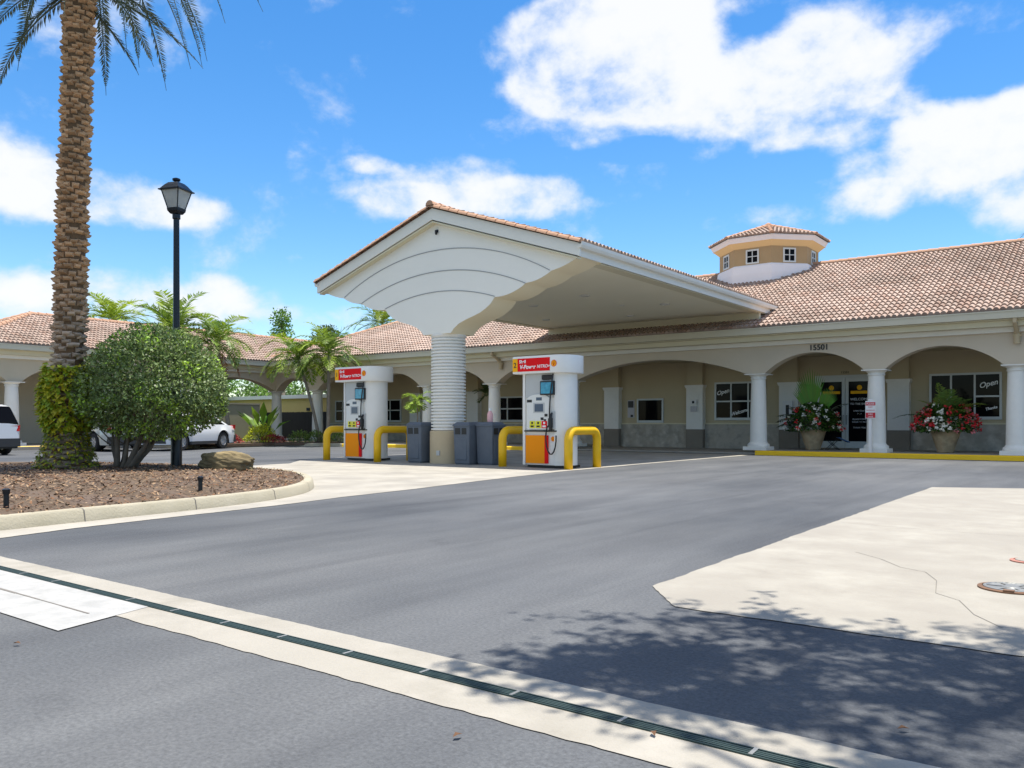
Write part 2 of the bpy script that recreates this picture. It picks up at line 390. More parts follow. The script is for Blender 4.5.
slab = [(-2.43,4.77),(-2.05,4.31),(0.0,4.33),(9,4.6),(9,15.9),(-1.29,15.42),(-2.52,14.85)]
g = MB(); g.sheet(ragged(slab), .005); struct(g, 'concrete_slab', mt('concrete'))
def crack(pts, name='crack'):
    g = MB()
    for (a, b) in zip(pts, pts[1:]):
        d = Vector((b[0]-a[0], b[1]-a[1], 0)); n = Vector((-d.y, d.x, 0)).normalized()*.0028
        g.add([(a[0]-n.x,a[1]-n.y,.007),(b[0]-n.x*.7,b[1]-n.y*.7,.007),(b[0]+n.x*.7,b[1]+n.y*.7,.007),(a[0]+n.x,a[1]+n.y,.007)], [(0,1,2,3)])
    return g
g = crack([(-1.75,7.0),(-1.5,6.75),(-1.3,6.45),(-1.12,6.35),(-1.0,6.05),(-.93,5.6),(-.78,5.45),(-.66,5.1),(-.5,4.85)])
g2 = crack([(-2.45,9.0),(-1.4,8.85),(-.6,8.9),(.5,8.7),(2,8.75)])
g.add(g2.v, g2.f); struct(g, 'slab_crack', mt('crack'))
edge = [(-8.23,3.22),(-8.38,4.01),(-8.48,5.01),(-8.55,5.82),(-8.69,6.98),(-8.86,7.83),(-9.05,9.61),(-9.42,12.06),(-9.75,14.83),(-9.85,18.84),(-9.8,25.2)]
kerb_in = [(-8.75,0.),(-8.72,3.3),(-8.85,4.3),(-8.92,5.4),(-9.12,6.6),(-9.5,7.6),(-10.2,8.5),(-11.3,9.4),(-12.6,10.15),(-14.2,10.5),(-17,10.3),(-20,9.0),(-23,6.5),(-25,3),(-25,0)]
pad = [(-8.0,-2.),(-8.2,3.22)] + edge[1:] + [(-9.8,26.4),(-19.3,26.4),(-19.2,17),(-18.6,15.0),(-17.3,13.6),(-17.2,12.0),(-15.5,10.6),(-14.2,10.4),(-12.6,10.05),(-11.35,9.3),(-10.3,8.4),(-9.6,7.5),(-9.22,6.6),(-9.0,5.4),(-8.9,4.3),(-8.8,3.2),(-8.7,-2)]
g = MB(); g.sheet(ragged(pad), .005); struct(g, 'pump_pad', mt('pad_concrete'))
g = crack([(-9.2,10.6),(-12.6,10.9),(-17.3,12.1)]); g2 = crack([(-9.7,14.2),(-18,14.6)]); g.add(g2.v, g2.f); struct(g, 'pad_joint', mt('crack'))
def offset_poly(p, d):
    n = len(p); o = []
    for i in range(n):
        a = Vector(p[i-1]); b = Vector(p[i]); c = Vector(p[(i+1) % n])
        e = ((b-a).normalized() + (c-b).normalized()).normalized(); o.append((b.x - e.y*d, b.y + e.x*d))
    return o
isl = [tuple(p) for p in kerb_in]
def smooth_poly(p, it=2):
    for _ in range(it):
        q = []
        for i in range(len(p)):
            a = p[i]; b = p[(i+1) % len(p)]
            q += [(a[0]*.75+b[0]*.25, a[1]*.75+b[1]*.25), (a[0]*.25+b[0]*.75, a[1]*.25+b[1]*.75)]
        p = q
    return p
isl = smooth_poly(isl, 2)
def kerb_ring(poly, h, w, name, m, inner=-.02):
    g = MB(); n = len(poly); prof = [(0, 0), (.025, h*.85), (.05, h), (w, h), (w, inner)]
    for (d, z) in prof:
        g.v.extend([(p[0], p[1], z) for p in offset_poly(poly, d)])
    for j in range(len(prof)-1):
        for i in range(n):
            g.f.append((j*n+i, j*n+(i+1)%n, (j+1)*n+(i+1)%n, (j+1)*n+i)); g.t.append((1,1,1))
    return struct(g, name, m, smooth=True)
kerb_ring(isl, .14, .17, 'kerb', mt('kerb_concrete'))
def kerb_joints(poly, idx, h):
    g = MB()
    ins = [offset_poly(poly, d) for d in (-.003, .022, .048, .17)]
    for i in idx:
        a = Vector(poly[i]); b = Vector(poly[i+1]); t = (b-a).normalized()*.006; mid = a.lerp(b, .4) - a
        for (k0, z0), (k1, z1) in zip(((0,0),(1,h*.85+.003),(2,h+.003)), ((1,h*.85+.003),(2,h+.003),(3,h+.003))):
            p = Vector(ins[k0][i]) + mid; q = Vector(ins[k1][i]) + mid
            g.add([(p.x-t.x,p.y-t.y,z0),(p.x+t.x,p.y+t.y,z0),(q.x+t.x,q.y+t.y,z1),(q.x-t.x,q.y-t.y,z1)], [(0,1,2,3)])
    struct(g, 'kerb_joint', mt('crack'))
near = [i for i in range(len(isl)-1) if isl[i][0] > -11 and 1 < isl[i][1] < 9]
kerb_joints(isl, near[1::5], .14)
inner = offset_poly(isl, .15)
g = MB(); cx, cy = -16, 5
K = 26; rings = []
for k in range(K+1):
    t = k/K
    for p in inner:
        x = p[0]*(1-t)+cx*t; y = p[1]*(1-t)+cy*t
        z = .125 + .10*min(1, t*3.2) + random.uniform(-.018,.018)*(k > 0)
        g.v.append((x, y, z))
n = len(inner)
for k in range(K):
    for i in range(n): g.f.append((k*n+i, k*n+(i+1)%n, (k+1)*n+(i+1)%n, (k+1)*n+i)); g.t.append((1,1,1))
struct(g, 'mulch_bed', mt('mulch'), smooth='full')
def inpoly(x, y, p):
    c = False; j = len(p)-1
    for i in range(len(p)):
        if (p[i][1] > y) != (p[j][1] > y) and x < (p[j][0]-p[i][0])*(y-p[i][1])/(p[j][1]-p[i][1]) + p[i][0]: c = not c
        j = i
    return c
def mulch_h(x, y):                                     # same profile as the bed
    d = min(math.hypot(x-p[0], y-p[1]) for p in inner); D = math.hypot(x-cx, y-cy)
    return .125 + .10*min(1, 3.2*d/(d+D))
g = MB(); k = 0
while k < 15000:
    x = random.uniform(-18, -8.9); y = random.uniform(1.5, 10.4)
    if not inpoly(x, y, inner): continue
    k += 1
    z = mulch_h(x, y) + random.uniform(.0,.03); a = random.uniform(0, 2*PI); l = random.uniform(.010,.034); w = random.uniform(.004,.011)
    d = Vector((math.cos(a), math.sin(a), random.uniform(-.5,.5)))*l; nn = Vector((-math.sin(a), math.cos(a), random.uniform(-.6,.6)))*w; p = Vector((x,y,z))
    c = random.choice([(1.5,1.35,1.2),(1,.8,.7),(.6,.45,.4),(1.9,1.8,1.7),(1.1,.75,.55),(.4,.3,.25)])
    g.add([p-d-nn, p+d-nn, p+d+nn, p-d+nn], [(0,1,2,3)], c)
g.build('mulch_chips', mt('mulch_chip'), kind='stuff')

# sidewalks with yellow kerbs in front of the building
SW = .13
def walk(poly, name='sidewalk', m='sidewalk', z=SW):
    g = MB(); g.prism(poly, -.05, z); return struct(g, name, mt(m), recalc=True)
walk([(-9.75,26.62),(14,26.62),(14,31.2),(-9.75,31.2)])
walk([(-18.2,27.0),(-9.77,27.0),(-9.77,31.2),(-18.2,31.2)], z=.05)
walk([(-36,26.62),(-18.22,26.62),(-18.22,31.2),(-36,31.2)])
walk([(-40,8),(-34.0,8),(-34.0,19.3),(-30.6,19.3),(-30.6,23.2),(-29,24.6),(-29,26.6),(-36.02,26.6),(-36.02,31.2),(-40,31.2)])
def kerb_line(pts, h, w, name, m):
    g = MB(); 
    for a, b in zip(pts, pts[1:]):
        a = Vector(a + (0,)); b = Vector(b + (0,)); d = (b-a).normalized(); nn = Vector((-d.y, d.x, 0))*w; e = d*.0
        A = a-e; B = b+e
        vs = []
        for P in (A, B):
            for (o, z) in ((0,0),(.02,h*.8),(.05,h),(1,h),(1,0)):
                q = P + nn*(o if o != 1 else 1); 
                if o not in (0,1): q = P + nn.normalized()*o
                vs.append((q.x, q.y, z))
        g.add(vs, [(i, i+1, 6+i, 5+i) for i in range(4)] + [(0,1,2,3,4), (9,8,7,6,5)])
    return struct(g, name, m, recalc=True)
kerb_line([(14,26.45),(-6,26.45)][::-1], .145, .17, 'yellow_kerb', mt('yellow_kerb'))
kerb_line([(-9.7,26.3),(-6,26.45)], .145, .3, 'yellow_kerb', mt('yellow_kerb'))
kerb_line([(-24.4,25.0),(-18.25,25.6)], .145, .2, 'yellow_kerb', mt('yellow_kerb'))
walk([(-29,24.62),(-24.4,25.1),(-18.25,25.7),(-18.25,26.58),(-29,26.58)])
kerb_line([(-27.6,24.5),(-24.4,25.0)], .145, .2, 'yellow_kerb', mt('yellow_kerb'))
kerb_line([(-30.8,19.2),(-30.8,23.2),(-29,24.4),(-27.6,24.5)][::-1][::-1], .145, .18, 'kerb', mt('kerb_concrete'))
kerb_line([(-34.0,19.1),(-30.8,19.1)], .145, .18, 'kerb', mt('kerb_concrete'))
kerb_line([(-34.2,8),(-34.2,16.5)], .145, .2, 'yellow_kerb', mt('yellow_kerb'))
g = MB(); g.prism([(-30.5,19.5),(-30.5,23.1),(-28.9,24.7),(-28.6,26.2),(-35.5,26.2),(-35.6,19.5)], .05, .16); struct(g, 'planting_bed', mt('mulch'), recalc=True)
g = MB(); g.sheet([(-700,40.5),(700,40.5),(700,800),(-700,800)], .012); g.sheet([(-700,-200),(-46,-200),(-46,40.4),(-700,40.4)], .012)
mat('lawn', (.05,.09,.02), .95, (.08,.12,.03), 3, .6); struct(g, 'lawn', mt('lawn'))

# ------------------------------------------------------------------ tile roofs
TW = .165
def tile_slope(mb, mapf, al, ar, smax, z0, pitch, ds=.31, sub=4, seed=1, s0=0.):
    rr = random.Random(seed); nr = int(math.ceil((smax - s0)/ds))
    for j in range(nr):
        sa = s0 + j*ds; sb = min(s0 + (j+1)*ds, smax)
        l0, r0, l1, r1 = al(sa), ar(sa), al(sb), ar(sb)
        lo, hi = min(l0, l1), max(r0, r1)
        if hi - lo < .02: continue
        i0 = int(math.floor(lo/(TW/sub))); i1 = int(math.ceil(hi/(TW/sub)))
        vs = []; fs = []; tn = []
        cols = {}
        for i in range(i0, i1+1):
            a = i*TW/sub; ph = (i % sub)/sub
            h = .066*abs(math.sin(PI*ph))**.8
            aA = min(max(a, l0), r0); aB = min(max(a, l1), r1)
            jit = 0
            vs += [mapf(aA, sa, z0 + pitch*sa + h*.2 - .01), mapf(aA, sa - .03, z0 + pitch*(sa-.03) + h + .046), mapf(aB, sb, z0 + pitch*sb + h*.85)]
        o = len(mb.v); mb.v.extend(vs)
        for i in range(i1-i0):
            c = (i0+i)//sub
            if c not in cols:
                b = rr.uniform(.86, 1.1); w = rr.random()
                cols[c] = (b*(1.0 if w < .8 else .88), b*(1.0 if w < .8 else .8), b*(1.0 if w < .8 else .76))
            k = o + i*3
            mb.f.append((k, k+3, k+4, k+1)); mb.t.append(tuple(q*.8 for q in cols[c])); mb.f.append((k+1, k+4, k+5, k+2)); mb.t.append(cols[c])  # riser faces tinted darker: shade under the tile lip put into the colour
def ridge_caps(mb, p0, p1, r=.115, step=.36):
    p0 = Vector(p0); p1 = Vector(p1); d = p1-p0; n = max(1, int(d.length/step)); d.normalize()
    side = d.cross(Vector((0,0,1))).normalized(); up = side.cross(d)
    for i in range(n):
        a = p0 + d*(i*(p1-p0).length/n - .04); b = p0 + d*((i+1)*(p1-p0).length/n)
        vs = []
        for (P, rr) in ((a, r*1.12), (b, r*.9)):
            for k in range(7):
                t = PI*k/6; vs.append(P + side*math.cos(t)*rr + up*(math.sin(t)*rr - .02))
        mb.add(vs, [(k, k+1, 8+k, 7+k) for k in range(6)] + [tuple(range(7)), tuple(range(7,14))])
# ------------------------------------------------------------------ main building
D0, D1 = 27.35, 27.85                       # arcade wall front and back
mainf = lambda a, d, z: (a, d, z)
wingf = lambda a, d, z: (-d, a, z)          # a runs along Y, d is distance to the west
main = thing('arcade_building', 'long tan stucco arcade building with tiled roof and round-arched walkway', 'building', (-12, 31, 0))
SPR, CRN, WTOP = 2.72, 3.36, 3.95
def arch_pts(a0, a1, n=24, rise=CRN-SPR):
    hw = (a1-a0)/2; c = (a0+a1)/2; rad = (hw*hw + rise*rise)/(2*rise); zc = SPR + rise - rad
    return [(c + hw*(-1 + 2*i/n), zc + math.sqrt(max(0, rad*rad - (hw*(-1+2*i/n))**2))) for i in range(n+1)]
def arcade(mb, cols, capw, d0, d1, mapf, end0=None, end1=None):
    bot = []
    if end0 is not None: bot += [(end0, SPR)]
    for i, c in enumerate(cols):
        bot += [(c-capw, SPR), (c+capw, SPR)]
        if i < len(cols)-1: bot += arch_pts(c+capw, cols[i+1]-capw)[1:-1]
    if end1 is not None: bot += [(end1, SPR)]
    top = [(p[0], WTOP) for p in bot]
    mb.strip_ext(top, bot, d0, d1, mapf)
cols_main = [-36.2, -32.9, -29.1, -25.3, -21.5, -17.55, -10.05, -6.27, -2.48, 1.3, 5.1, 8.9, 12.7]
w = MB(); arcade(w, cols_main, .3, D0, D1, mainf); w.build('arcade_wall', mt('stucco'), main, world=True, recalc=True)
def column_meshes():
    b = MB(); b.box(-.4,-.4,0,.4,.4,.12); b.lathe([(.36,.12),(.37,.16),(.36,.2),(.31,.24),(.29,.28)], 28)
    sft = MB(); sft.lathe([(.285,.27),(.28,.6),(.268,1.3),(.25,2.0),(.235,2.44)], 28, cap=False)
    c = MB(); c.lathe([(.235,2.40),(.26,2.42),(.26,2.46),(.245,2.47),(.25,2.5),(.33,2.56)], 28); c.box(-.37,-.37,2.56,.37,.37,2.589)
    return sft, c, b
colproto = None
def place_column(x, y, parent, z=SW):
    global colproto
    loc = Vector((x, y, z)) - parent.location
    if colproto is None:
        s_, c_, b_ = column_meshes()
        o = s_.build('column', mt('column_white'), parent, smooth=True)
        c_.build('capital', mt('column_white'), o, smooth=True); b_.build('column_base', mt('column_white'), o, smooth=True)
        colproto = o
    else:
        o = copy_tree(colproto); o.parent = parent
    o.location = loc; return o
for c in cols_main: place_column(c, (D0+D1)/2, main)
# back wall with pilasters
BY = 31.0; BX0, BX1 = -36.0, 14
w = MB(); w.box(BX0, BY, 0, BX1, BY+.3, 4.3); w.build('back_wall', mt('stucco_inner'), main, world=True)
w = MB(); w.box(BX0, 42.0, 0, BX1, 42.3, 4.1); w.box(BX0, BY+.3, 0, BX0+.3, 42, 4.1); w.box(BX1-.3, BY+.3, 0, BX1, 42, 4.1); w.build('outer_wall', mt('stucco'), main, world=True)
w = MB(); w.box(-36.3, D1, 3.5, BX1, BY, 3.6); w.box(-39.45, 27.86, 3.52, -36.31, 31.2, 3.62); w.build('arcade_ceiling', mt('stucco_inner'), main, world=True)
w = MB()
for a, b in ((-36, -9.15), (-7.0, 14)): w.box(a, BY-.06, 0, b, BY, 1.0)
w.build('stone_wainscot', mt('stone_veneer'), main, world=True)
w = MB()
for a, b in ((-36, -9.15), (-7.0, 14)): w.box(a, BY-.09, 1.0, b, BY, 1.05)
w.build('wainscot_cap', mt('trim_cream'), main, world=True)
pil = None
for px in [-32.9, -29.1, -25.3, -21.5, -17.6, -13.8, -10.05, -6.27, -2.48, 1.3, 5.1, 8.9]:
    if pil is None:
        m0 = MB(); m0.box(-.33,-.27,0,.33,.0,3.49)
        pil = m0.build('pilaster', mt('stucco_inner'), main)
        m1 = MB(); m1.box(-.36,-.3,0,.36,.0,.80); m1.build('pilaster_base', mt('pilaster_base'), pil)
        m2 = MB(); m2.box(-.35,-.29,.80,.35,.0,2.45); m2.box(-.38,-.32,2.45,.38,0,2.5); m2.box(-.40,-.34,2.5,.40,0,2.57)
        m2.build('pilaster_panel', mt('column_white'), pil); p = pil
    else:
        p = copy_tree(pil)
    p.parent = main; p.location = Vector((px, BY, 0)) - main.location
def window(parent, x0, x1, z0, z1, vbars, hbars, y, mapf=mainf, fw=.07, name='window', nobar=()):
    o = MB(); d = .06
    def bx(a0, za, a1, zb, dd): 
        p = mapf(a0, y-dd, za); q = mapf(a1, y, zb); o.box(*p, *q)
    bx(x0, z0, x0+fw, z1, d); bx(x1-fw, z0, x1, z1, d); bx(x0+fw, z1-fw, x1-fw, z1, d); bx(x0+fw, z0, x1-fw, z0+fw*1.4, d)
    for v in vbars: bx(v-fw*.4, z0+fw*1.4, v+fw*.4, z1-fw, d-.006)
    for h in hbars:
        e = [x0+fw] + [v for v in vbars] + [x1-fw]
        for i in range(len(e)-1):
            if i in nobar: continue
            bx(e[i]+(fw*.4 if i else 0), h-fw*.4, e[i+1]-(fw*.4 if i < len(e)-2 else 0), h+fw*.4, d-.009)
    ob = o.build(name, mt('window_frame'), parent, world=True)
    g = MB(); p = mapf(x0+fw*.5, y-.025, z0+fw*.5); q = mapf(x1-fw*.5, y-.012, z1-fw*.5); g.box(*p, *q); g.build('pane', mt('dark_glass'), ob, world=True)
    return ob
w1 = window(main, -16.5, -15.28, 1.06, 2.07, [], [], BY)
w2 = window(main, -13.05, -11.0, 1.16, 2.66, [-12.37,-11.68], [1.9], BY)
w3 = window(main, -5.34, -3.2, 1.16, 2.72, [-4.68,-3.98], [1.93], BY, nobar=(0,1))
for (a, b) in ((-31.9,-30.3), (-35.4,-34.2), (-28.2,-26.2), (-24.3,-22.4)): window(main, a, b, 1.1, 2.3, [(a+b)/2], [1.72], BY)
window(main, -.9, .9, 1.16, 2.72, [-.3,.3], [1.93], BY); window(main, 2.3, 4.2, 1.16, 2.72, [2.93,3.57], [1.93], BY)
def win_text(win, s, x, z, size, shear=.35, ry=0, m='text_white'):
    t = text('window_lettering', s, size, (x, BY-.027, z), mt(m), win, shear=shear, depth=.002, world=True, ry=ry, bold=.004)
    return t
win_text(w2, 'Open', -12.70, 2.2, .23, .35, -14); win_text(w3, 'Open', -3.58, 2.26, .24, .35, -14)
win_text(w2, 'Welcome', -12.02, 1.42, .19, .3, -16); win_text(w3, 'Thanks', -3.5, 1.5, .12, .3, -14)
# entrance doors
ent = MB(); e0, e1, eb, et = -9.13, -7.02, .13, 2.78
ent.box(e0, BY-.1, eb, e0+.09, BY-.001, et); ent.box(e1-.09, BY-.1, eb, e1, BY-.001, et); ent.box(e0+.09, BY-.1, et-.09, e1-.09, BY-.001, et)
fr = ent.build('door_frame', mt('window_frame'), main, world=True)
for (a, b, s) in ((e0+.095, (e0+e1)/2-.006, -1), ((e0+e1)/2+.006, e1-.095, 1)):
    dm = MB(); dm.box(a, BY-.085, eb+.02, a+.11, BY-.04, et-.095); dm.box(b-.11, BY-.085, eb+.02, b, BY-.04, et-.095)
    dm.box(a+.11, BY-.085, et-.24, b-.11, BY-.04, et-.095); dm.box(a+.11, BY-.085, eb+.02, b-.11, BY-.04, eb+.26)
    do = dm.build('door', mt('window_frame'), main, world=True)
    gm = MB(); gm.box(a+.09, BY-.066, eb+.24, b-.09, BY-.055, et-.22); gm.build('pane', mt('dark_glass'), do, world=True)
    hx = b-.055 if s < 0 else a+.055
    hm = MB(); hm.tube([(hx, BY-.086, 1.0), (hx, BY-.14, 1.03), (hx, BY-.14, 1.3), (hx, BY-.086, 1.33)], .014, 8); hm.build('handle', mt('iron'), do, world=True)
    dc = MB(); cxm = (a+b)/2
    dc.lathe([(.0,0),(.09,0),(.085,.004),(.0,.004)], 16); dc.v = [(cxm + x_, BY-.0665-.004*(z_ > .001), 2.32 + y_) for x_, y_, z_ in dc.v]
    dc.box(cxm-.3, BY-.070, 2.10, cxm+.3, BY-.0665, 2.20)
    dc.build('door_decal', mt('pump_gold'), do, world=True)
    if s > 0:
        for k, (t_, zz, sz) in enumerate((('WELCOME', 1.86, .13), ('TO THE SHOP', 1.70, .10), ('OPEN DAILY', 1.46, .075), ('7 - 7', 1.35, .075), ('PLEASE COME', 1.16, .075), ('INSIDE TO PAY', 1.06, .075), ('THANK YOU', .86, .075))):
            text('door_lettering', t_, sz, (cxm, BY-.067, zz), mt('text_white'), do, depth=.001, world=True)
text('address_number', '15501', .12, (-8.1, BY-.004, 2.84), mt('text_black'), main, depth=.004, world=True)
text('address_number', '15501', .25, (-7.96, D0-.012, 3.425), mt('text_black'), main, depth=.012, world=True, sx=1.0, bold=.004)
# eave trim
def trim(mapf, a0, a1, e, parent, wall):
    g = MB(); g.box(*mapf(a0, e, 3.97), *mapf(a1, e+.13, 4.17)); g.box(*mapf(a0, e-.02, 4.15), *mapf(a1, e+.02, 4.19)); g.build('gutter', mt('gutter_grey'), parent, world=True)
    g = MB(); g.box(*mapf(a0, e+.131, 3.94), *mapf(a1, wall-.06, 3.965)); g.box(*mapf(a0, e+.3, 3.78), *mapf(a1, wall+.02, 3.938)); g.build('soffit', mt('trim_cream'), parent, world=True)
    g = MB(); g.box(*mapf(a0, wall-.16, 3.64), *mapf(a1, wall-.002, 3.778)); g.box(*mapf(a0, wall-.2, 3.74), *mapf(a1, wall-.161, 3.777)); g.build('cornice', mt('trim_white'), parent, world=True)
trim(mainf, -35.55, 14, 26.55, main, D0)
EY, EZ, PT, RY = 26.55, 4.2, .42, 34.4
HC = -36.6
RX0 = HC + (RY-EY)
rf = MB(); tile_slope(rf, mainf, lambda s: max(HC+s, HC), lambda s: 14, RY-EY, EZ, PT, seed=3)
back = lambda a, d, z: (a, 2*RY-d if False else RY + (RY-EY) - (d), z)
tile_slope(rf, lambda a, s, z: (a, 2*RY-EY-s, z), lambda s: HC+s, lambda s: 14, RY-EY, EZ, PT, sub=2, seed=5)
tile_slope(rf, lambda a, s, z: (HC+s, a, z), lambda s: EY+s, lambda s: 2*RY-EY-s, RY-EY, EZ, PT, sub=3, seed=6)
# slope function maps s to depth
rf2 = MB(); tile_slope(rf2, lambda a, s, z: (a, EY+s, z), lambda s: HC+s, lambda s: 14, RY-EY, EZ, PT, seed=3)
rf_b = MB(); tile_slope(rf_b, lambda a, s, z: (a, 2*RY-EY-s, z), lambda s: HC+s, lambda s: 14, RY-EY, EZ, PT, sub=2, seed=5)
tile_slope(rf_b, lambda a, s, z: (HC+s, a, z), lambda s: EY+s, lambda s: 2*RY-EY-s, RY-EY, EZ, PT, sub=3, seed=6)
o_ = len(rf2.v); rf2.v += rf_b.v; rf2.f += [tuple(i+o_ for i in f_) for f_ in rf_b.f]; rf2.t += rf_b.t
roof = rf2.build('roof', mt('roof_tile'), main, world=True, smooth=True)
RZ = EZ + PT*(RY-EY)
c = MB(); ridge_caps(c, (RX0, RY, RZ+.05), (14, RY, RZ+.05)); ridge_caps(c, (HC, EY, EZ+.05), (RX0, RY, RZ+.05)); ridge_caps(c, (HC, 2*RY-EY, EZ+.05), (RX0, RY, RZ+.05))
c.build('ridge_tiles', mt('cap_tile'), roof, world=True, smooth=True)
# downspouts
for dxp in (-2.45, -20.9):
    g = MB(); g.tube([(dxp, 26.62, 3.99), (dxp, 26.62, 3.88), (dxp, 26.9, 3.78), (dxp, 27.2, 3.6)] , .06, 8)
    g.tube([(dxp, 27.24, 3.72), (dxp, 27.24, 3.3)], .085, 10); g.box(dxp-.1, 27.2, 3.5, dxp+.1, 27.348, 3.56)
    g.build('downspout', mt('plinth_tan'), main, world=True, smooth=True)
# cupola
CX, CY = -12.1, 34.4
octv = lambda r, z: [(CX + r*math.cos(R(22.5+45*k)), CY + r*math.sin(R(22.5+45*k)), z) for k in range(8)]
def oct_shell(rings):
    g = MB(); 
    for r, z in rings: g.v += octv(r, z)
    for j in range(len(rings)-1):
        for k in range(8): g.f.append((j*8+k, j*8+(k+1)%8, (j+1)*8+(k+1)%8, (j+1)*8+k)); g.t.append((1,1,1))
    return g
cup = oct_shell([(2.0, 7.4), (2.0, 8.3)]).build('cupola', mt('cupola_tan'), main, world=True)
oct_shell([(2.12, 5.6), (2.12, 7.1), (2.08, 7.40), (2.005, 7.47)]).build('cupola_base', mt('cupola_white'), cup, world=True)
oct_shell([(1.9, 8.08), (2.26, 8.36), (2.28, 8.36)]).build('cupola_soffit', mt('cupola_soffit'), cup, world=True)
oct_shell([(2.28, 8.355), (2.31, 8.43), (2.37, 8.52), (2.37, 8.56), (1.5, 8.56)]).build('cupola_fascia', mt('cupola_white'), cup, world=True)
g = MB(); rr_ = random.Random(4)
for k in range(8):
    a = R(45*k); ap = 2.42*math.cos(R(22.5)); ca, sa_ = math.cos(a), math.sin(a)
    tile_slope(g, lambda q, s, z, ca=ca, sa_=sa_: (CX + (ap-s)*ca - q*sa_, CY + (ap-s)*sa_ + q*ca, z), lambda s: -(ap-s)*math.tan(R(22.5)), lambda s: (ap-s)*math.tan(R(22.5)), ap-.02, 8.57, .34, seed=20+k, sub=4, ds=.33)
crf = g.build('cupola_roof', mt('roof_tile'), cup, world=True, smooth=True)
g = MB()
for p in octv(2.42, 8.6): ridge_caps(g, p, (CX, CY, 9.42), r=.09)
g.lathe([(.16,0),(.15,.08),(.05,.14)], 10, (CX, CY, 9.38)); g.build('cupola_caps', mt('cap_tile'), crf, world=True, smooth=True)
g = MB()
for k in range(8):
    a = R(45*k); ap = 2.17*math.cos(R(22.5))
fl = oct_shell([(2.3, 5.0), (2.16, 5.3)])
for k in range(8):
    a = R(45*k); ap = 2.0*math.cos(R(22.5)); ca, sa_ = math.cos(a), math.sin(a)
    mf = lambda q, d, z, ca=ca, sa_=sa_: (CX + (ap-d)*ca - q*sa_, CY + (ap-d)*sa_ + q*ca, z)
    o = MB()
    def rb(q0, z0, q1, z1, d0, d1): 
        vs = [mf(q, d, z) for d in (d0, d1) for (q, z) in ((q0,z0),(q1,z0),(q1,z1),(q0,z1))]
        o.add(vs, [(0,1,2,3),(7,6,5,4),(0,4,5,1),(1,5,6,2),(2,6,7,3),(3,7,4,0)])
    for (q0,z0,q1,z1) in ((-.27,7.5,-.21,8.08),(.21,7.5,.27,8.08),(-.21,8.02,.21,8.08),(-.21,7.5,.21,7.56),(-.015,7.56,.015,8.02)): rb(q0,z0,q1,z1,-.04,.01)
    rb(-.21,7.78,.21,7.81,-.035,.01)
    wo = o.build('cupola_window', mt('window_frame'), cup, world=True)
    o = MB(); rb(-.22,7.54,.22,8.04,-.012,.005); o.build('pane_inset', mt('dark_glass'), cup, world=True)

# ------------------------------------------------------------------ left wing (faces +X)
wing = thing('side_wing', 'lower tan arcade wing behind the parked cars, with hipped tile roof', 'building', (-39.5, 19, 0))
WX0, WX1 = 35.95, 36.45
cols_w = [10.8, 14.6, 18.4, 22.2]
w = MB(); arcade(w, cols_w + [27.6], .26, WX0, WX1, wingf); w.build('arcade_wall', mt('stucco_wing'), wing, world=True, recalc=True)
for c in cols_w: place_column(-36.2, c, wing)
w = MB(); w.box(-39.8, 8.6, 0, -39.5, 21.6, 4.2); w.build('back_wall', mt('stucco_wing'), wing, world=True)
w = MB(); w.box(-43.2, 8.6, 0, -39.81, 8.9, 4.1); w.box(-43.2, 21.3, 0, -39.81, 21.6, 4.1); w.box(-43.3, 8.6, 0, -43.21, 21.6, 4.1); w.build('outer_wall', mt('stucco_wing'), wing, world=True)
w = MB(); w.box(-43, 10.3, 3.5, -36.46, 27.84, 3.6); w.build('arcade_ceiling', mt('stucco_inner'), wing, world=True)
trim(wingf, 9.5, 26.55, 35.3, wing, WX0)
WE = 35.3; WR = 39.5; wz = 4.2; wpt = .41; H0, H1 = 12.5, 36.5; hw_ = WR-WE
g = MB()
tile_slope(g, lambda a, s, z: (-(WE+s), a, z), lambda s: H0+s, lambda s: H1-s, hw_, wz, wpt, seed=31)
tile_slope(g, lambda a, s, z: (-(2*WR-WE-s), a, z), lambda s: H0+s, lambda s: H1-s, hw_, wz, wpt, sub=2, seed=32)
tile_slope(g, lambda a, s, z: (a, H0+s, z), lambda s: -(2*WR-WE)+s, lambda s: -WE-s, hw_, wz, wpt, sub=4, seed=33)
tile_slope(g, lambda a, s, z: (a, H1-s, z), lambda s: -(2*WR-WE)+s, lambda s: -WE-s, hw_, wz, wpt, sub=3, seed=34)
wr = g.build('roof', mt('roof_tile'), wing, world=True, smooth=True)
wt = wz + wpt*hw_ + .05
g = MB(); ridge_caps(g, (-WR, H0+hw_, wt), (-WR, H1-hw_, wt)); ridge_caps(g, (-WE, H0, wz+.05), (-WR, H0+hw_, wt)); ridge_caps(g, (-2*WR+WE, H0, wz+.05), (-WR, H0+hw_, wt)); ridge_caps(g, (-WE, H1, wz+.05), (-WR, H1-hw_, wt))
g.build('ridge_tiles', mt('cap_tile'), wr, world=True, smooth=True)

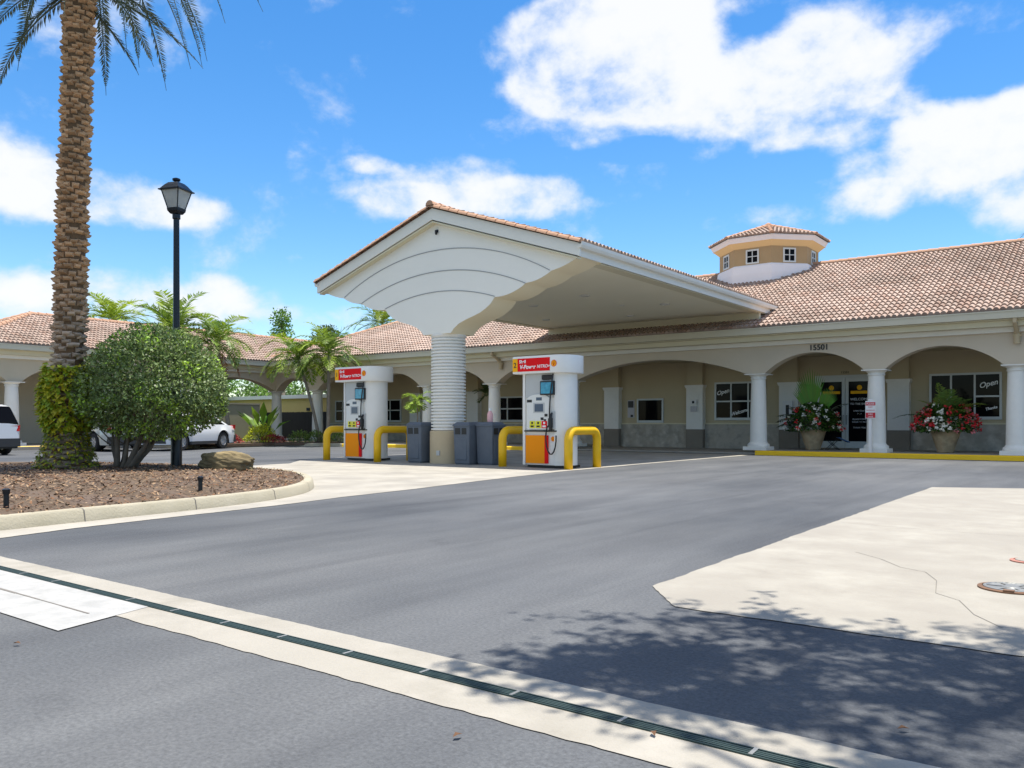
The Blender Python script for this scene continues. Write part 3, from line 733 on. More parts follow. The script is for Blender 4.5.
# ------------------------------------------------------------------ fuel canopy
KX = -14.2; KF = 15.62; HWD = 4.42; KE, KP = 5.06, 6.52
can = thing('fuel_canopy', 'white gabled canopy on one ribbed column sheltering the fuel pumps', 'canopy', (KX, 16.25, 0))
sl = (KP-KE)/HWD
def bot_half():
    pts = []
    def scallop(p, q, b, n=8):
        p = Vector(p); q = Vector(q); m_ = (p+q)/2; nn = Vector((q.y-p.y, -(q.x-p.x))).normalized()
        for i in range(n): 
            t = i/n; k = 4*t*(1-t); pts.append(tuple(p.lerp(q, t) + nn*b*k))
    pts += [(.47,3.34),(.56,3.44),(.72,3.55),(.95,3.64),(1.2,3.71),(1.42,3.78),(1.6,3.87),(1.76,3.98)]; scallop((1.88,4.12),(2.82,4.37),.075); scallop((2.82,4.37),(3.54,4.58),.05); scallop((3.54,4.58),(4.34,4.84),.035)
    pts.append((4.34,4.84)); return pts
bh = bot_half()
poly = [(KX+x, z) for x, z in bh] + [(KX+4.34, 5.02), (KX, 5.02+4.34*sl), (KX-4.34, 5.02)] + [(KX-x, z) for x, z in bh[::-1]]
Y0, Y1 = 15.82, 16.72
fc = MB(); fc.add([(p[0], Y0, p[1]) for p in poly], [tuple(range(len(poly)))]); gf = fc.build('gable_face', mt('gable_white'), can, world=True)
cr = MB(); nb = len(bh); seq = [(KX-x, z) for x, z in bh[::-1]] + [(KX+x, z) for x, z in bh]
cr.v = [(p[0], Y0+.004, p[1]) for p in seq] + [(p[0], Y1, p[1]) for p in seq]
n = len(seq)
for i in range(n-1): cr.f.append((i, i+1, n+i+1, n+i)); cr.t.append((1,1,1))
bk = [(p[0], Y1, p[1]) for p in seq] + [(KX+4.34, Y1, 4.9), (KX-4.34, Y1, 4.9)]
o_ = len(cr.v); cr.v += bk; cr.f.append(tuple(range(o_, o_+len(bk)))); cr.t.append((1,1,1))
cr.build('cradle', mt('cradle_cream'), can, world=True, smooth=True, recalc=True)
def seam_arc(hx, z_end, z_top):
    rise = z_top - z_end; rad = (hx*hx + rise*rise)/(2*rise); zc = z_top - rad; g = MB(); pts = []
    for i in range(41):
        x = -hx + 2*hx*i/40; pts.append((x, zc + math.sqrt(rad*rad - x*x)))
    vs = []
    for x, z in pts: vs += [(KX+x, Y0-.012, z-.010), (KX+x, Y0-.012, z+.010), (KX+x, Y0, z+.010), (KX+x, Y0, z-.010)]
    fs = []
    for i in range(40):
        for k in range(4): fs.append((i*4+k, i*4+(k+1)%4, i*4+4+(k+1)%4, i*4+4+k))
    return g.add(vs, fs)
for hx, ze, zt in ((3.5,4.6,5.5),(2.8,4.37,4.95),(1.88,4.14,4.43)): seam_arc(hx, ze, zt).build('gable_seam', mt('seam'), gf, world=True)
# rake fascia, cream bed strip, gutters, ceiling
def rake(sgn, y0, y1, x_out, ztop_off, hh):
    A = (KX, KP+ztop_off); B = (KX+sgn*x_out, KP+ztop_off-sl*x_out)
    return [A, B, (B[0], B[1]-hh), (A[0], A[1]-hh)]
g = MB()
for sgn in (-1, 1): g.ext(rake(sgn, 0, 0, HWD+.02, .02, .29), KF, KF+.06)
g.build('rake_fascia', mt('fascia_paint'), can, world=True, recalc=True)
g = MB()
for sgn in (-1, 1): g.ext(rake(sgn, 0, 0, HWD-.06, -.30, .035), KF+.02, Y0-.002)
g.build('rake_soffit', mt('trim_cream'), can, world=True, recalc=True)
YB = 28.6
for sgn in (-1, 1):
    g = MB(); xo = KX + sgn*(HWD+.02)
    prof = [(0, 4.99), (.10, 5.0), (.13, 5.06), (.135, 5.13), (.115, 5.13), (.10, 5.08), (.0, 5.06)]
    g.ext([(xo + sgn*(p[0]-.05), p[1]-.03) for p in prof], KF-.03, YB)
    go = g.build('gutter', mt('fascia_paint'), can, world=True, recalc=True)
    g = MB(); g.box(xo-sgn*.05, KF+.062, 4.80, xo-sgn*.09, YB-.05, 5.0); g.build('eave_fascia', mt('fascia_paint'), can, world=True)
    g = MB(); g.box(xo-sgn*.092, Y1-.02, 4.775, xo-sgn*.42, YB-.4, 4.80); g.build('eave_soffit', mt('trim_cream'), can, world=True)
g = MB(); g.box(KX-HWD+.05, Y1-.03, 4.80, KX+HWD-.05, 28.0, 4.84); g.build('ceiling', mt('canopy_ceiling'), can, world=True)
g = MB(); g.box(KX-4.3, 27.25, 4.50, KX+4.3, 27.4, 4.798); g.build('rear_beam', mt('trim_cream'), can, world=True)
g = MB(); cg = MB()
for (lx, ly, r) in ((-2.7,19.5,.16),(-.9,21.4,.16),(1.5,20.6,.16),(2.6,23.6,.16),(-2.6,24.6,.14),(.4,25.4,.14),(1.4,23.0,.08),(-1.0,18.2,.12)):
    g = MB(); g.lathe([(r,0),(r*.95,-.03),(r*.7,-.04),(r*.68,-.01)], 20, (KX+lx, ly, 4.799)); go = g.build('ceiling_light', mt('lit_disc'), can, world=True, smooth=True)
g = MB()
tile_slope(g, lambda a, s, z: (KX+HWD+.06-s, a, z), lambda s: KF-.04, lambda s: 28.6+s*.85, HWD+.06, KE+.03, sl, seed=41)
tile_slope(g, lambda a, s, z: (KX-HWD-.06+s, a, z), lambda s: KF-.04, lambda s: 28.6+s*.85, HWD+.06, KE+.03, sl, seed=42)
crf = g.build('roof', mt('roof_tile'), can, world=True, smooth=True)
g = MB(); ridge_caps(g, (KX, KF-.06, KP+.10), (KX, 32.3, KP+.10))
for sgn in (-1, 1): ridge_caps(g, (KX+sgn*(HWD+.03), KF-.01, KE+.05), (KX, KF-.01, KP+.07), r=.085, step=.3)
g.build('ridge_tiles', mt('cap_tile'), crf, world=True, smooth=True)
g = MB(); g.tube([(KX+.0, Y0-.03, 5.98), (KX+.02, Y0-.06, 5.9)], .03, 8); g.box(KX-.05, Y0-.03, 5.95, KX+.05, Y0-.001, 6.02); g.build('spotlight', mt('lamp_black'), gf, world=True)
# ribbed column
prof = [(.42,.84)]; z = .86
while z < 3.24: prof += [(.40,z),(.446,z+.003),(.456,z+.012),(.456,z+.046),(.446,z+.055),(.40,z+.058)]; z += .083
prof += [(.43,3.26),(.47,3.30),(.47,3.36)]
g = MB(); g.lathe(prof, 40, (KX, 16.27, 0)); ko = g.build('ribbed_column', mt('column_white'), can, world=True, smooth=True)
g = MB(); g.lathe([(.49,0),(.49,.83),(.47,.85),(.42,.85)], 40, (KX, 16.27, .0)); g.build('column_plinth', mt('plinth_tan'), ko, world=True, smooth=True)
g = MB(); g.box(KX+.02, 15.765, .22, KX+.12, 15.80, .34); g.build('outlet_box', mt('pump_grey'), ko, world=True)

# ------------------------------------------------------------------ fuel pumps
def emblem(parent, x, y, z, r):
    g = MB(); pts = []
    for i in range(29):
        a = R(-35 + 250*i/28); rr = r*(1 + .05*math.cos(7*2*PI*i/28)); pts.append((x + rr*math.cos(a), z + rr*math.sin(a)))
    pts += [(x-r*.35, z-r*.95), (x+r*.35, z-r*.95)]
    g.ext(pts, y-.004, y); o = g.build('shell_emblem', mt('pump_red'), parent)
    g = MB(); g.ext([(x+(p[0]-x)*.84, z+(p[1]-z)*.84) for p in pts], y-.007, y-.0042); g.build('emblem_fill', mt('pump_gold'), o)
    g = MB()
    for k in range(-3, 4):
        a = R(90 + k*22); b0 = (x - r*.06*k*.0, z-r*.7); b1 = (x + r*.72*math.cos(a), z + r*.72*math.sin(a)); d = Vector((b1[0]-b0[0], b1[1]-b0[1])).normalized()*r*.03
        g.add([(b0[0]-d.y, y-.0085, b0[1]+d.x), (b0[0]+d.y, y-.0085, b0[1]-d.x), (b1[0]+d.y, y-.0085, b1[1]-d.x), (b1[0]-d.y, y-.0085, b1[1]+d.x)], [(0,1,2,3)])
    g.build('emblem_ribs', mt('pump_red'), o)
def stadium(x0, x1, y0, y1, n=10, left=False):
    r = (y1-y0)/2; cy_ = (y0+y1)/2; p = []
    rx = .32
    for i in range(n+1):
        a = -PI/2 + PI*i/n; p.append((x1-rx + rx*math.cos(a), cy_ + r*math.sin(a)))
    if left:
        for i in range(n+1):
            a = PI/2 + PI*i/n; p.append((x0+rx + rx*math.cos(a), cy_ + r*math.sin(a)))
    else: p += [(x0, y1), (x0, y0)]
    return p
def make_pump():
    r = thing('fuel_pump', 'x', 'fuel pump', group='fuel pumps on the island')
    F = -.35
    b = MB(); b.box(-.49, F+.03, .05, .40, .35, 2.11); b.build('cabinet', mt('pump_white'), r, bevel=.01)
    b = MB(); b.box(-.47, F+.06, 0, .60, .33, .05); b.build('base', mt('black_plastic'), r)
    b = MB(); b.prism(stadium(.36, .66, F-.02, .37), .051, 2.11); b.prism(stadium(-.56, -.40, F+.0, .35)[:0] or [(-.58,F+.02),(-.49,F-.01),(-.49,.36),(-.58,.33)], .051, 2.11)
    b.build('end_column', mt('pump_white'), r, smooth=True, recalc=True)
    b = MB(); b.prism(stadium(-.76, .78, F-.14, .49), 2.105, 2.50); hd = b.build('header', mt('pump_white'), r, smooth=True, recalc=True, bevel=.012)
    Fh = F-.14
    b = MB(); b.box(-.61, Fh-.006, 2.155, .30, Fh-.0005, 2.45); b.build('red_panel', mt('pump_red'), hd)
    b = MB(); b.box(-.755, Fh-.006, 2.155, -.615, Fh-.0005, 2.45); b.build('number_panel', mt('pump_gold'), hd)
    text('header_lettering', 'Shell', .10, (-.56, Fh-.007, 2.345), mt('text_white'), hd, align='LEFT', depth=.002, bold=.003)
    text('header_lettering', 'V-Power', .125, (-.55, Fh-.007, 2.215), mt('text_white'), hd, align='LEFT', depth=.002, shear=.2, bold=.004)
    text('header_lettering', 'NiTRO+', .10, (-.06, Fh-.007, 2.225), mt('text_white'), hd, align='LEFT', depth=.002, shear=.2, bold=.002)
    emblem(hd, .41, Fh-.002, 2.31, .075)
    b = MB(); pts = [(-.42,.85),(.22,.85),(.22,1.52)] + [(-.1+.32*math.cos(a), 1.52+.12*math.sin(a)) for a in [PI*i/10 for i in range(1,10)]] + [(-.42,1.52)]
    b.ext(pts, F-.03, F+.03); pn = b.build('dispenser_panel', mt('pump_panel'), r, recalc=True)
    P = F-.03
    b = MB(); b.box(-.47, F-.005, 1.56, .36, F+.032, 2.10); b.build('upper_recess', mt('pump_grey'), r)
    b = MB(); b.box(-.16, P-.004, 1.50, .0, P, 1.57); b.box(-.2, P-.008, 1.25, .04, P, 1.42); b.build('price_display', mt('lcd_grey'), pn)
    b = MB(); b.box(-.24, P-.004, 1.22, .08, P+.001, 1.45); b.build('display_bezel', mt('pump_grey'), pn)
    b = MB(); b.box(-.42, P-.003, 1.46, -.28, P, 1.52); b.box(.08, P-.008, 1.14, .16, P, 1.2); b.box(-.03, P-.006, 1.06, .05, P, 1.12); b.box(.06, P-.006, 1.04, .12, P, 1.08)
    b.build('keypad', mt('black_plastic'), pn)
    for k, (x0, m_) in enumerate(((-.34,'lime_yellow'),(-.17,'lime_yellow'),(.0,'pump_red'))):
        b = MB(); b.box(x0, P-.012, .88, x0+.15, P, 1.04); bo = b.build('grade_button', mt(m_), pn, bevel=.004)
        b = MB(); b.box(x0+.03, P-.015, .90, x0+.12, P-.0125, .94); b.box(x0+.05, P-.015, .97, x0+.10, P-.0125, 1.02); b.build('grade_mark', mt('text_white' if k == 2 else 'text_black'), bo)
    b = MB(); b.box(-.02, P-.05, 1.62, .36, F+.0, 1.93); so_ = b.build('media_screen', mt('black_plastic'), r, bevel=.006)
    b = MB(); b.box(.005, P-.054, 1.65, .335, P-.051, 1.90); b.build('screen_face', mt('screen_blue'), so_)
    b = MB(); b.box(.0, P-.02, 1.96, .28, F, 2.07); b.build('speaker', mt('black_plastic'), r, bevel=.02)
    b = MB(); b.box(-.50, F-.04, .80, .40, F+.03, .83); b.build('shelf', mt('black_plastic'), r)
    b = MB(); b.box(-.47, F-.01, .09, .06, F+.031, .72); b.build('orange_panel', mt('pump_orange'), r)
    b = MB(); b.box(.061, F-.01, .09, .15, F+.031, .72); b.build('red_strip', mt('pump_red'), r)
    b = MB(); b.box(.22, P-.02, .86, .37, F+.03, 1.25); b.build('nozzle_boot', mt('pump_grey'), r)
    b = MB(); b.tube([(.29, P-.06, .82), (.29, P-.08, .98), (.29, P-.07, 1.15), (.30, P-.03, 1.22)], [.035,.045,.035,.02], 8); b.box(.255, P-.12, .90, .325, P-.03, 1.1)
    b.build('nozzle', mt('black_plastic'), r)
    hp = []
    for i in range(25):
        t = i/24
        if t < .5: q = t/.5; hp.append((.36 - .10*q, P-.07-.05*math.sin(q*PI), 2.08 - 1.15*q))
        else:
            a = (t-.5)/.5*PI*1.6; hp.append((.24 - .11*math.sin(a)*1.0 + .02*a, P-.07, .60 + .32*math.cos(a)*1.0 + .02))
    b = MB(); b.tube(hp, .017, 7); b.build('hose', mt('black_plastic'), r, smooth='full')
    emblem(r, .28, F+.018, .64, .055)
    return r
pumpR = make_pump(); pumpR.location = (-10.82, 16.05, .02); pumpR.scale = (1, 1, 1.035)
pumpL = copy_tree(pumpR); pumpL.location = (-17.1, 16.1, .02)
pumpR['label'] = 'fuel pump right of the ribbed column, with number 2 on its header'
pumpL['label'] = 'fuel pump left of the ribbed column, farther from the camera'
for p_, s_ in ((pumpR, '2'), (pumpL, '1')):
    hd = [c for c in p_.children if c.name.startswith('header')][0]
    text('pump_number', s_, .16, (-.685, -.35-.14-.007, 2.25), mt('text_black'), hd, depth=.002, bold=.003)
# U-shaped guards
GP = None
for (x, y, lab) in ((-10.03, 16.2, 'yellow U-shaped pipe guard at the right end of the nearer pump'), (-11.97, 16.3, 'yellow U-shaped pipe guard between the numbered pump and the grey bins'),
               (-16.03, 16.1, 'yellow U-shaped pipe guard between the farther pump and the leftmost bin'), (-18.12, 16.15, 'leftmost yellow U-shaped pipe guard, left of the farther pump')):
    if GP is None:
        pts = []; h = .97; wv = .62; rr = .22
        pts += [(0,-wv,0), (0,-wv,.4), (0,-wv,h-.1-rr)] + [(0,-wv+rr-rr*math.cos(a), h-.1-rr+rr*math.sin(a)) for a in [PI/2*i/6 for i in range(1,7)]]
        pts += [(0, wv-rr+rr*math.sin(a), h-.1-rr+rr*math.cos(a)) for a in [PI/2*i/6 for i in range(0,7)]] + [(0,wv,.4),(0,wv,0)]
        g = MB(); g.tube(pts, .1, 16); GP = g.build('pipe_guard', mt('yellow_guard'), smooth='full'); o = GP
    else: o = GP.copy(); COL.objects.link(o)
    o.location = (x, y, .004); tag(o, lab, 'guard rail', 'yellow pipe guards around the pumps')
# bins
def make_bin():
    r = thing('waste_bin', 'x', 'waste bin', group='grey bins beside the ribbed column')
    g = MB(); a = .24; b_ = .265
    g.prism([(-a,-a),(a,-a),(a,a),(-a,a)], 0.02, .98, [(-b_,-b_),(b_,-b_),(b_,b_),(-b_,b_)]); g.box(-.22,-.22,0,.22,.22,.02)
    g.build('bin_body', mt('bin_grey'), r, bevel=.025)
    g = MB(); t_ = .278; u_ = .2
    g.prism([(-t_,-t_),(t_,-t_),(t_,t_),(-t_,t_)], .96, 1.0); g.prism([(-t_,-t_),(t_,-t_),(t_,t_),(-t_,t_)], 1.001, 1.07, [(-u_,-u_),(u_,-u_),(u_,u_),(-u_,u_)])
    g.build('bin_lid', mt('bin_grey'), r, bevel=.012)
    g = MB(); g.box(-.2,-.268,.76,-.03,-.245,.92); g.box(.02,-.268,.76,.17,-.245,.92); g.build('bin_opening', mt('black_plastic'), r)
    g = MB(); g.box(-.17,-.262,.12,.17,-.235,.66); g.build('door_panel', mt('bin_grey'), r, bevel=.01)
    return r
bn = make_bin()
for i, (x, y, rz, lab) in enumerate(((-14.95,16.0,0,'dark grey waste bin left of the ribbed column'),(-13.32,16.0,0,'dark grey waste bin touching the right of the ribbed column'),(-12.76,16.22,90,'dark grey waste bin turned sideways with a red bottle on top'))):
    o = bn if i == 0 else copy_tree(bn)
    o.location = (x, y, .005); o.rotation_euler = (0,0,R(rz)); o['label'] = lab
bt = thing('cleaner_bottle', 'small red and white bottle standing on the grey bin', 'bottle', (-12.8, 16.25, 1.075))
g = MB(); g.lathe([(.07,0),(.075,.05),(.075,.2),(.04,.27),(.03,.28)], 14); g.build('bottle_body', mt('jug'), bt, smooth=True)
g = MB(); g.lathe([(.035,.281),(.035,.34),(.02,.35)], 12); g.build('bottle_cap', mt('text_white'), bt, smooth=True)

# ------------------------------------------------------------------ street lamp, stubs, rock
lp = thing('street_lamp', 'tall black street lamp with square glass lantern in the mulch island', 'street lamp', (-14.89, 8.98, .08))
g = MB(); g.lathe([(.105,0),(.105,1.0),(.1,1.02),(.075,1.05)], 20); g.build('pole_sleeve', mt('lamp_black'), lp, smooth=True)
g = MB(); g.lathe([(.07,1.02),(.062,3),(.055,4.95),(.075,4.97),(.075,5.05),(.06,5.06)], 18); g.build('pole', mt('lamp_black'), lp, smooth=True)
sq = lambda r: [(r,-r),(r,r),(-r,r),(-r,-r)]
ln = MB(); ln.prism(sq(.11), 5.06, 5.12, sq(.15)); ln.prism(sq(.155), 5.121, 5.19, sq(.165))
for sx_, sy_ in ((1,1),(1,-1),(-1,1),(-1,-1)): ln.tube([(sx_*.15,sy_*.15,5.19),(sx_*.255,sy_*.255,5.60)], .014, 6)
lo_ = ln.build('lantern', mt('lamp_black'), lp)
lo_.rotation_euler = (0,0,R(20)); lo_.scale = (.76,.76,.82); lo_.location = (0,0,5.06*(1-.82))
g = MB(); g.prism(sq(.145), 5.19, 5.598, sq(.248)); g.build('glass_panes', mt('lamp_glass'), lo_)
g = MB(); g.prism(sq(.315), 5.60, 5.625); g.prism(sq(.29), 5.626, 5.74, sq(.20)); g.prism(sq(.20), 5.741, 5.80, sq(.14)); g.lathe([(.07,5.80),(.06,5.84),(.1,5.86),(.1,5.90),(.05,5.92)], 14); g.build('lantern_cap', mt('lamp_black'), lo_)
STB = [(-9.75, 6.22, .2, 'short black stake light in the mulch nearest the rock'), (-9.55, 3.8, .2, 'short black stake light at the left photo edge by the kerb')]
for i, (x, y, h, lab) in enumerate(STB):
    z = mulch_h(x, y) - .01
    g = MB(); g.tube([(0,0,0),(0,0,h)], .028, 10); g.lathe([(.035,h-.05),(.04,h),(.02,h+.012)], 12); o = g.build('stake_light', mt('lamp_black'), smooth=True); o.location = (x, y, z); tag(o, lab, 'garden light', 'stake lights in the mulch')
def blob_rock(sx, sy, sz, seed, n=40):
    bm = bmesh.new(); bmesh.ops.create_icosphere(bm, subdivisions=5, radius=1)
    from mathutils import noise as mn
    for v in bm.verts:
        p = v.co.copy(); 
        q = Vector((max(-.82, min(.82, p.x)), p.y, p.z)); k = 1 + .22*mn.noise(q*1.6 + Vector((seed,0,0))) + .09*mn.noise(q*5 + Vector((0,seed,0))) + .05*mn.noise(Vector((q.x*2, q.y*14, q.z*14)))
        v.co = Vector((q.x*sx*k, q.y*sy*k, max(-.55, q.z)*sz*k))
    me = bpy.data.meshes.new('rock'); bm.to_mesh(me); bm.free(); me.materials.append(mt('rock')); me.polygons.foreach_set('use_smooth', np.ones(len(me.polygons), bool))
    o = bpy.data.objects.new('rock', me); COL.objects.link(o); return o
o = blob_rock(.60, .24, .21, 3.1); o.location = (-13.55, 9.2, .30); o.rotation_euler = (R(4), R(5), R(33)); tag(o, 'mossy tan log-shaped boulder lying on the mulch beside the lamp', 'rock')

# ------------------------------------------------------------------ foliage helpers
def rv(): 
    v = Vector((random.gauss(0,1), random.gauss(0,1), random.gauss(0,1))); return v.normalized()
def leaf(mb, p, d, nrm, l, w, tint, fold=.15):
    d = d.normalized(); s = d.cross(nrm)
    if s.length < 1e-3: s = d.cross(Vector((.3,.5,.8)))
    s.normalize(); u = s.cross(d)
    mid = p + d*l*.5; tip = p + d*l - u*l*.12
    mb.add([p, mid + s*w*.5 + u*w*fold, tip, mid - s*w*.5 + u*w*fold, mid], [(0,1,4),(1,2,4),(2,3,4),(3,0,4)], tint)
def leaf_flat(mb, p, d, nrm, l, w, tint):
    d = d.normalized(); s = d.cross(nrm)
    if s.length < 1e-3: s = d.cross(Vector((.3,.5,.8)))
    s.normalize(); mid = p + d*l*.45
    mb.add([p, mid + s*w*.5, p + d*l, mid - s*w*.5], [(0,1,2,3)], tint)
def frond(mb, p0, dirv, length, droop, nl=34, ll=.45, lw=.035, tint=(1,1,1), vangle=.5, hang=.35, var=.2, stem=.018, rr=random):
    d = Vector(dirv).normalized(); pts = []; p = Vector(p0); k = 16
    for i in range(k+1):
        pts.append(p.copy()); t = i/k
        d = (d + Vector((0,0,-droop*(.4+1.2*t)/k))).normalized(); p = p + d*length/k
    tn = tuple(c*.9 for c in tint)
    mb.tube([tuple(q) for q in pts], [stem*(1-.8*i/k) for i in range(k+1)], 5, tint=tn)
    for i in range(nl):
        t = .12 + .88*i/nl; x = t*k; j = min(int(x), k-1); q = pts[j].lerp(pts[j+1], x-j); ax = (pts[j+1]-pts[j]).normalized()
        side = ax.cross(Vector((0,0,1)))
        if side.length < .05: side = Vector((1,0,0))
        side.normalize(); up = side.cross(ax); L_ = ll*(math.sin(PI*min(1,.18+.86*t))**.6)*rr.uniform(.85,1.1)
        for s in (-1, 1):
            dd = ax*rr.uniform(.5,.75) + side*s*rr.uniform(.7,1.0) + up*(vangle*rr.uniform(.4,1)) + Vector((0,0,-hang*rr.uniform(.6,1.3)))
            b = rr.uniform(1-var,1+var); leaf_flat(mb, q, dd, up + side*s*.3, L_, lw*rr.uniform(.8,1.2), tuple(c*b for c in tint))
def palm(name, label, base, top, r0, nf, fl, droop, matname, ll=.5, lw=.04, group=None, cat='palm tree', tr_mat='bark_grey', seed=1, elev=(-.25, 1.1), tints=((1,1,1),), dead=0, hang=.35, nl=30, mid=None):
    rr = random.Random(seed); b = Vector(base); t = Vector(top)
    o = thing(name, label, cat, base, group=group)
    g = MB(); k = 14; pts = []
    for i in range(k+1):
        s = i/k; q = b.lerp(t, s) - b
        if mid: q += Vector(mid)*4*s*(1-s)
        pts.append(tuple(q))
    g.tube(pts, [r0*(1.25-.55*min(1, i/3))*(1 + .06*(i % 2)) if i < 4 else r0*(.72 - .1*i/k)*(1+.05*(i % 2)) for i in range(k+1)], 12); g.build('trunk', mt(tr_mat), o, smooth='full')
    cr_ = MB(); tp = t - b
    for i in range(nf):
        a = i*2.39996 + rr.uniform(-.2,.2); e = elev[0] + (elev[1]-elev[0])*((i+.5)/nf) + rr.uniform(-.1,.1)
        tn = rr.choice(tints)
        frond(cr_, tp + Vector((0,0,.15*i/nf)), (math.cos(a)*math.cos(e), math.sin(a)*math.cos(e), math.sin(e)), fl*rr.uniform(.85,1.1), droop*rr.uniform(.8,1.25), nl, ll, lw, tn, hang=hang, rr=rr)
    cr_.build('crown', mt(matname), o)
    if dead:
        dm = MB()
        for i in range(dead):
            a = rr.uniform(0, 6.28); frond(dm, tp, (math.cos(a)*.6, math.sin(a)*.6, -.3), fl*.8, 2.2, 20, ll*.7, lw, (1,1,1), hang=.8, rr=rr)
        dm.build('dead_frond', mt('dead_frond'), o)
    return o

# ------------------------------------------------------------------ big date palm
pb = Vector((-15.55, 7.2, .15))
dp = thing('date_palm', 'tall date palm with rough brown trunk rising out of the frame', 'palm tree', tuple(pb))
def palm_axis(z):
    k = .27*min(max(z, 0)/9.5, 1)**1.2; return Vector((k*.8018, k*.5976, z))
def palm_rad(z):
    if z < .9: return .235 + .27*(1-z/.9)**1.5
    return .235 + .015*math.sin(z*.7)
core = MB(); pts = [palm_axis(z) for z in np.linspace(-.1, 11.0, 60)]
core.tube([tuple(p) for p in pts], [palm_rad(max(0,p.z))*.95 for p in pts], 18, tint=(.25,.2,.16))
rr = random.Random(11); z = .05; row = 0
while z < 11.0:
    n = 10; ra = palm_rad(z); c = palm_axis(z); hb = rr.uniform(.09,.12)
    for k in range(n):
        a = 2*PI*(k + .5*(row % 2) + rr.uniform(-.1,.1))/n; out_ = Vector((math.cos(a), math.sin(a), 0)); tn = Vector((-math.sin(a), math.cos(a), 0))
        wv = 2*PI*ra/n*rr.uniform(.42,.56); zz = z + rr.uniform(-.055,.055); pr = rr.uniform(.025,.085)
        cen = c + Vector((0,0,zz-z))
        i0 = cen + out_*(ra*.84); 
        top_ = [i0 + tn*s_*wv + Vector((0,0,hb*.75)) for s_ in (-1,1)]; mid_ = [cen + out_*(ra + pr) + tn*s_*wv*.75 + Vector((0,0,hb*.35)) for s_ in (-1,1)]
        low_ = [i0 + tn*s_*wv*.9 + Vector((0,0,-hb*.25)) for s_ in (-1,1)]; lm = [cen + out_*(ra + pr*.8) + tn*s_*wv*.6 + Vector((0,0,hb*.1)) for s_ in (-1,1)]
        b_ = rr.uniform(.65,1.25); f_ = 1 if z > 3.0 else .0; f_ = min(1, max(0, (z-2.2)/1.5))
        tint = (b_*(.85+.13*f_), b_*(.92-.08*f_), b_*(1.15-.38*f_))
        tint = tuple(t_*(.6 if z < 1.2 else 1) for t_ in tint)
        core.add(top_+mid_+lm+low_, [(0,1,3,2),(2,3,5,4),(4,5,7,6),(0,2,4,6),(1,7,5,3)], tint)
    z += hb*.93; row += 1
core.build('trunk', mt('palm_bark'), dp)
crn = MB(); tp = palm_axis(10.95); rr = random.Random(5)
for i in range(56):
    a = i*2.39996; e = -.8 + 1.95*(i+.5)/56
    frond(crn, tp + Vector((0,0,-.25+.5*i/56)), (math.cos(a)*math.cos(e), math.sin(a)*math.cos(e), math.sin(e)), rr.uniform(3.3,4.1), rr.uniform(1.4,2.0), 90, .27, .026, rr.choice([(1,1,1),(1.1,1,.9),(.85,.95,.9)]), vangle=.9, hang=.15, stem=.024, rr=rr)
RV = Vector((.8018,.5976,0)); FV = Vector((-.5976,.8018,0))
for (zz, lat, dep, dz, fl_, dr) in ((8.95,.85,.15,-.28,2.6,.75),(9.2,.95,-.2,.12,2.5,.75),(8.7,.6,.3,-.55,1.6,.8),(9.1,.8,.5,-.1,2.0,1.0),(8.85,-.62,.1,-.25,2.7,1.5),(8.9,-.5,-.3,-.45,1.7,1.1),(9.1,-.9,.2,-.05,2.4,1.0),(9.0,-.75,-.4,-.2,2.2,1.3),(9.0,-.25,.6,-.3,1.8,1.2),(9.3,.3,-.9,.1,2.4,1.2),(9.3,.2,.9,.0,2.4,1.2),(9.2,.7,-.6,.05,2.4,1.1)):
    frond(crn, palm_axis(zz), tuple(RV*lat + FV*dep + Vector((0,0,dz))), fl_, dr, 62, .27, .028, rr.choice([(1.1,1.05,1),(.9,.95,.9)]), vangle=.5, hang=.45, stem=.022, rr=rr)
crn.build('crown', mt('palm_frond'), dp)
# vine on the palm
vn = MB(); rr = random.Random(8)
def vine_leaves(mb, zlo, zhi, n, rad, l0, l1, tints):
    for i in range(n):
        z = rr.uniform(zlo, zhi); a = rr.uniform(0, 2*PI); ra = palm_rad(z) + rad(z)*rr.uniform(.55,1.0)
        o_ = Vector((math.cos(a), math.sin(a), 0)); p = palm_axis(z) + o_*ra
        d = o_*rr.uniform(.3,1) + Vector((rr.uniform(-.6,.6), rr.uniform(-.6,.6), rr.uniform(-1.0,.25))); b_ = rr.uniform(.75,1.3); t_ = rr.choice(tints)
        leaf(mb, p, d, Vector((0,0,1.3)) + o_*.5 + rv()*.45, rr.uniform(l0,l1), rr.uniform(l0,l1)*.65, tuple(c*b_ for c in t_))
vine_leaves(vn, .78, 1.95, 2300, lambda z: .19*math.sin(PI*max(.12, min(1,(2.0-z)/1.25)))**.5+.02, .09, .16, [(1,1,1),(1.2,1.08,.8),(.75,.95,.8),(.5,.75,.7)])
vo = vn.build('climbing_vine', mt('leaf_yellow')); vo.location = pb; tag(vo, 'yellow-green leafy vine wrapped round the date palm trunk', 'vine')
vn = MB(); vine_leaves(vn, 0, .85, 1500, lambda z: .08, .05, .09, [(.5,.65,.8),(.8,.9,.8),(1.3,1.0,.4),(.4,.5,.6),(.35,.45,.5)])
vo = vn.build('ground_vine', mt('leaf_yellow')); vo.location = pb; tag(vo, 'patchy small-leaved creeper over the flared foot of the date palm', 'vine')

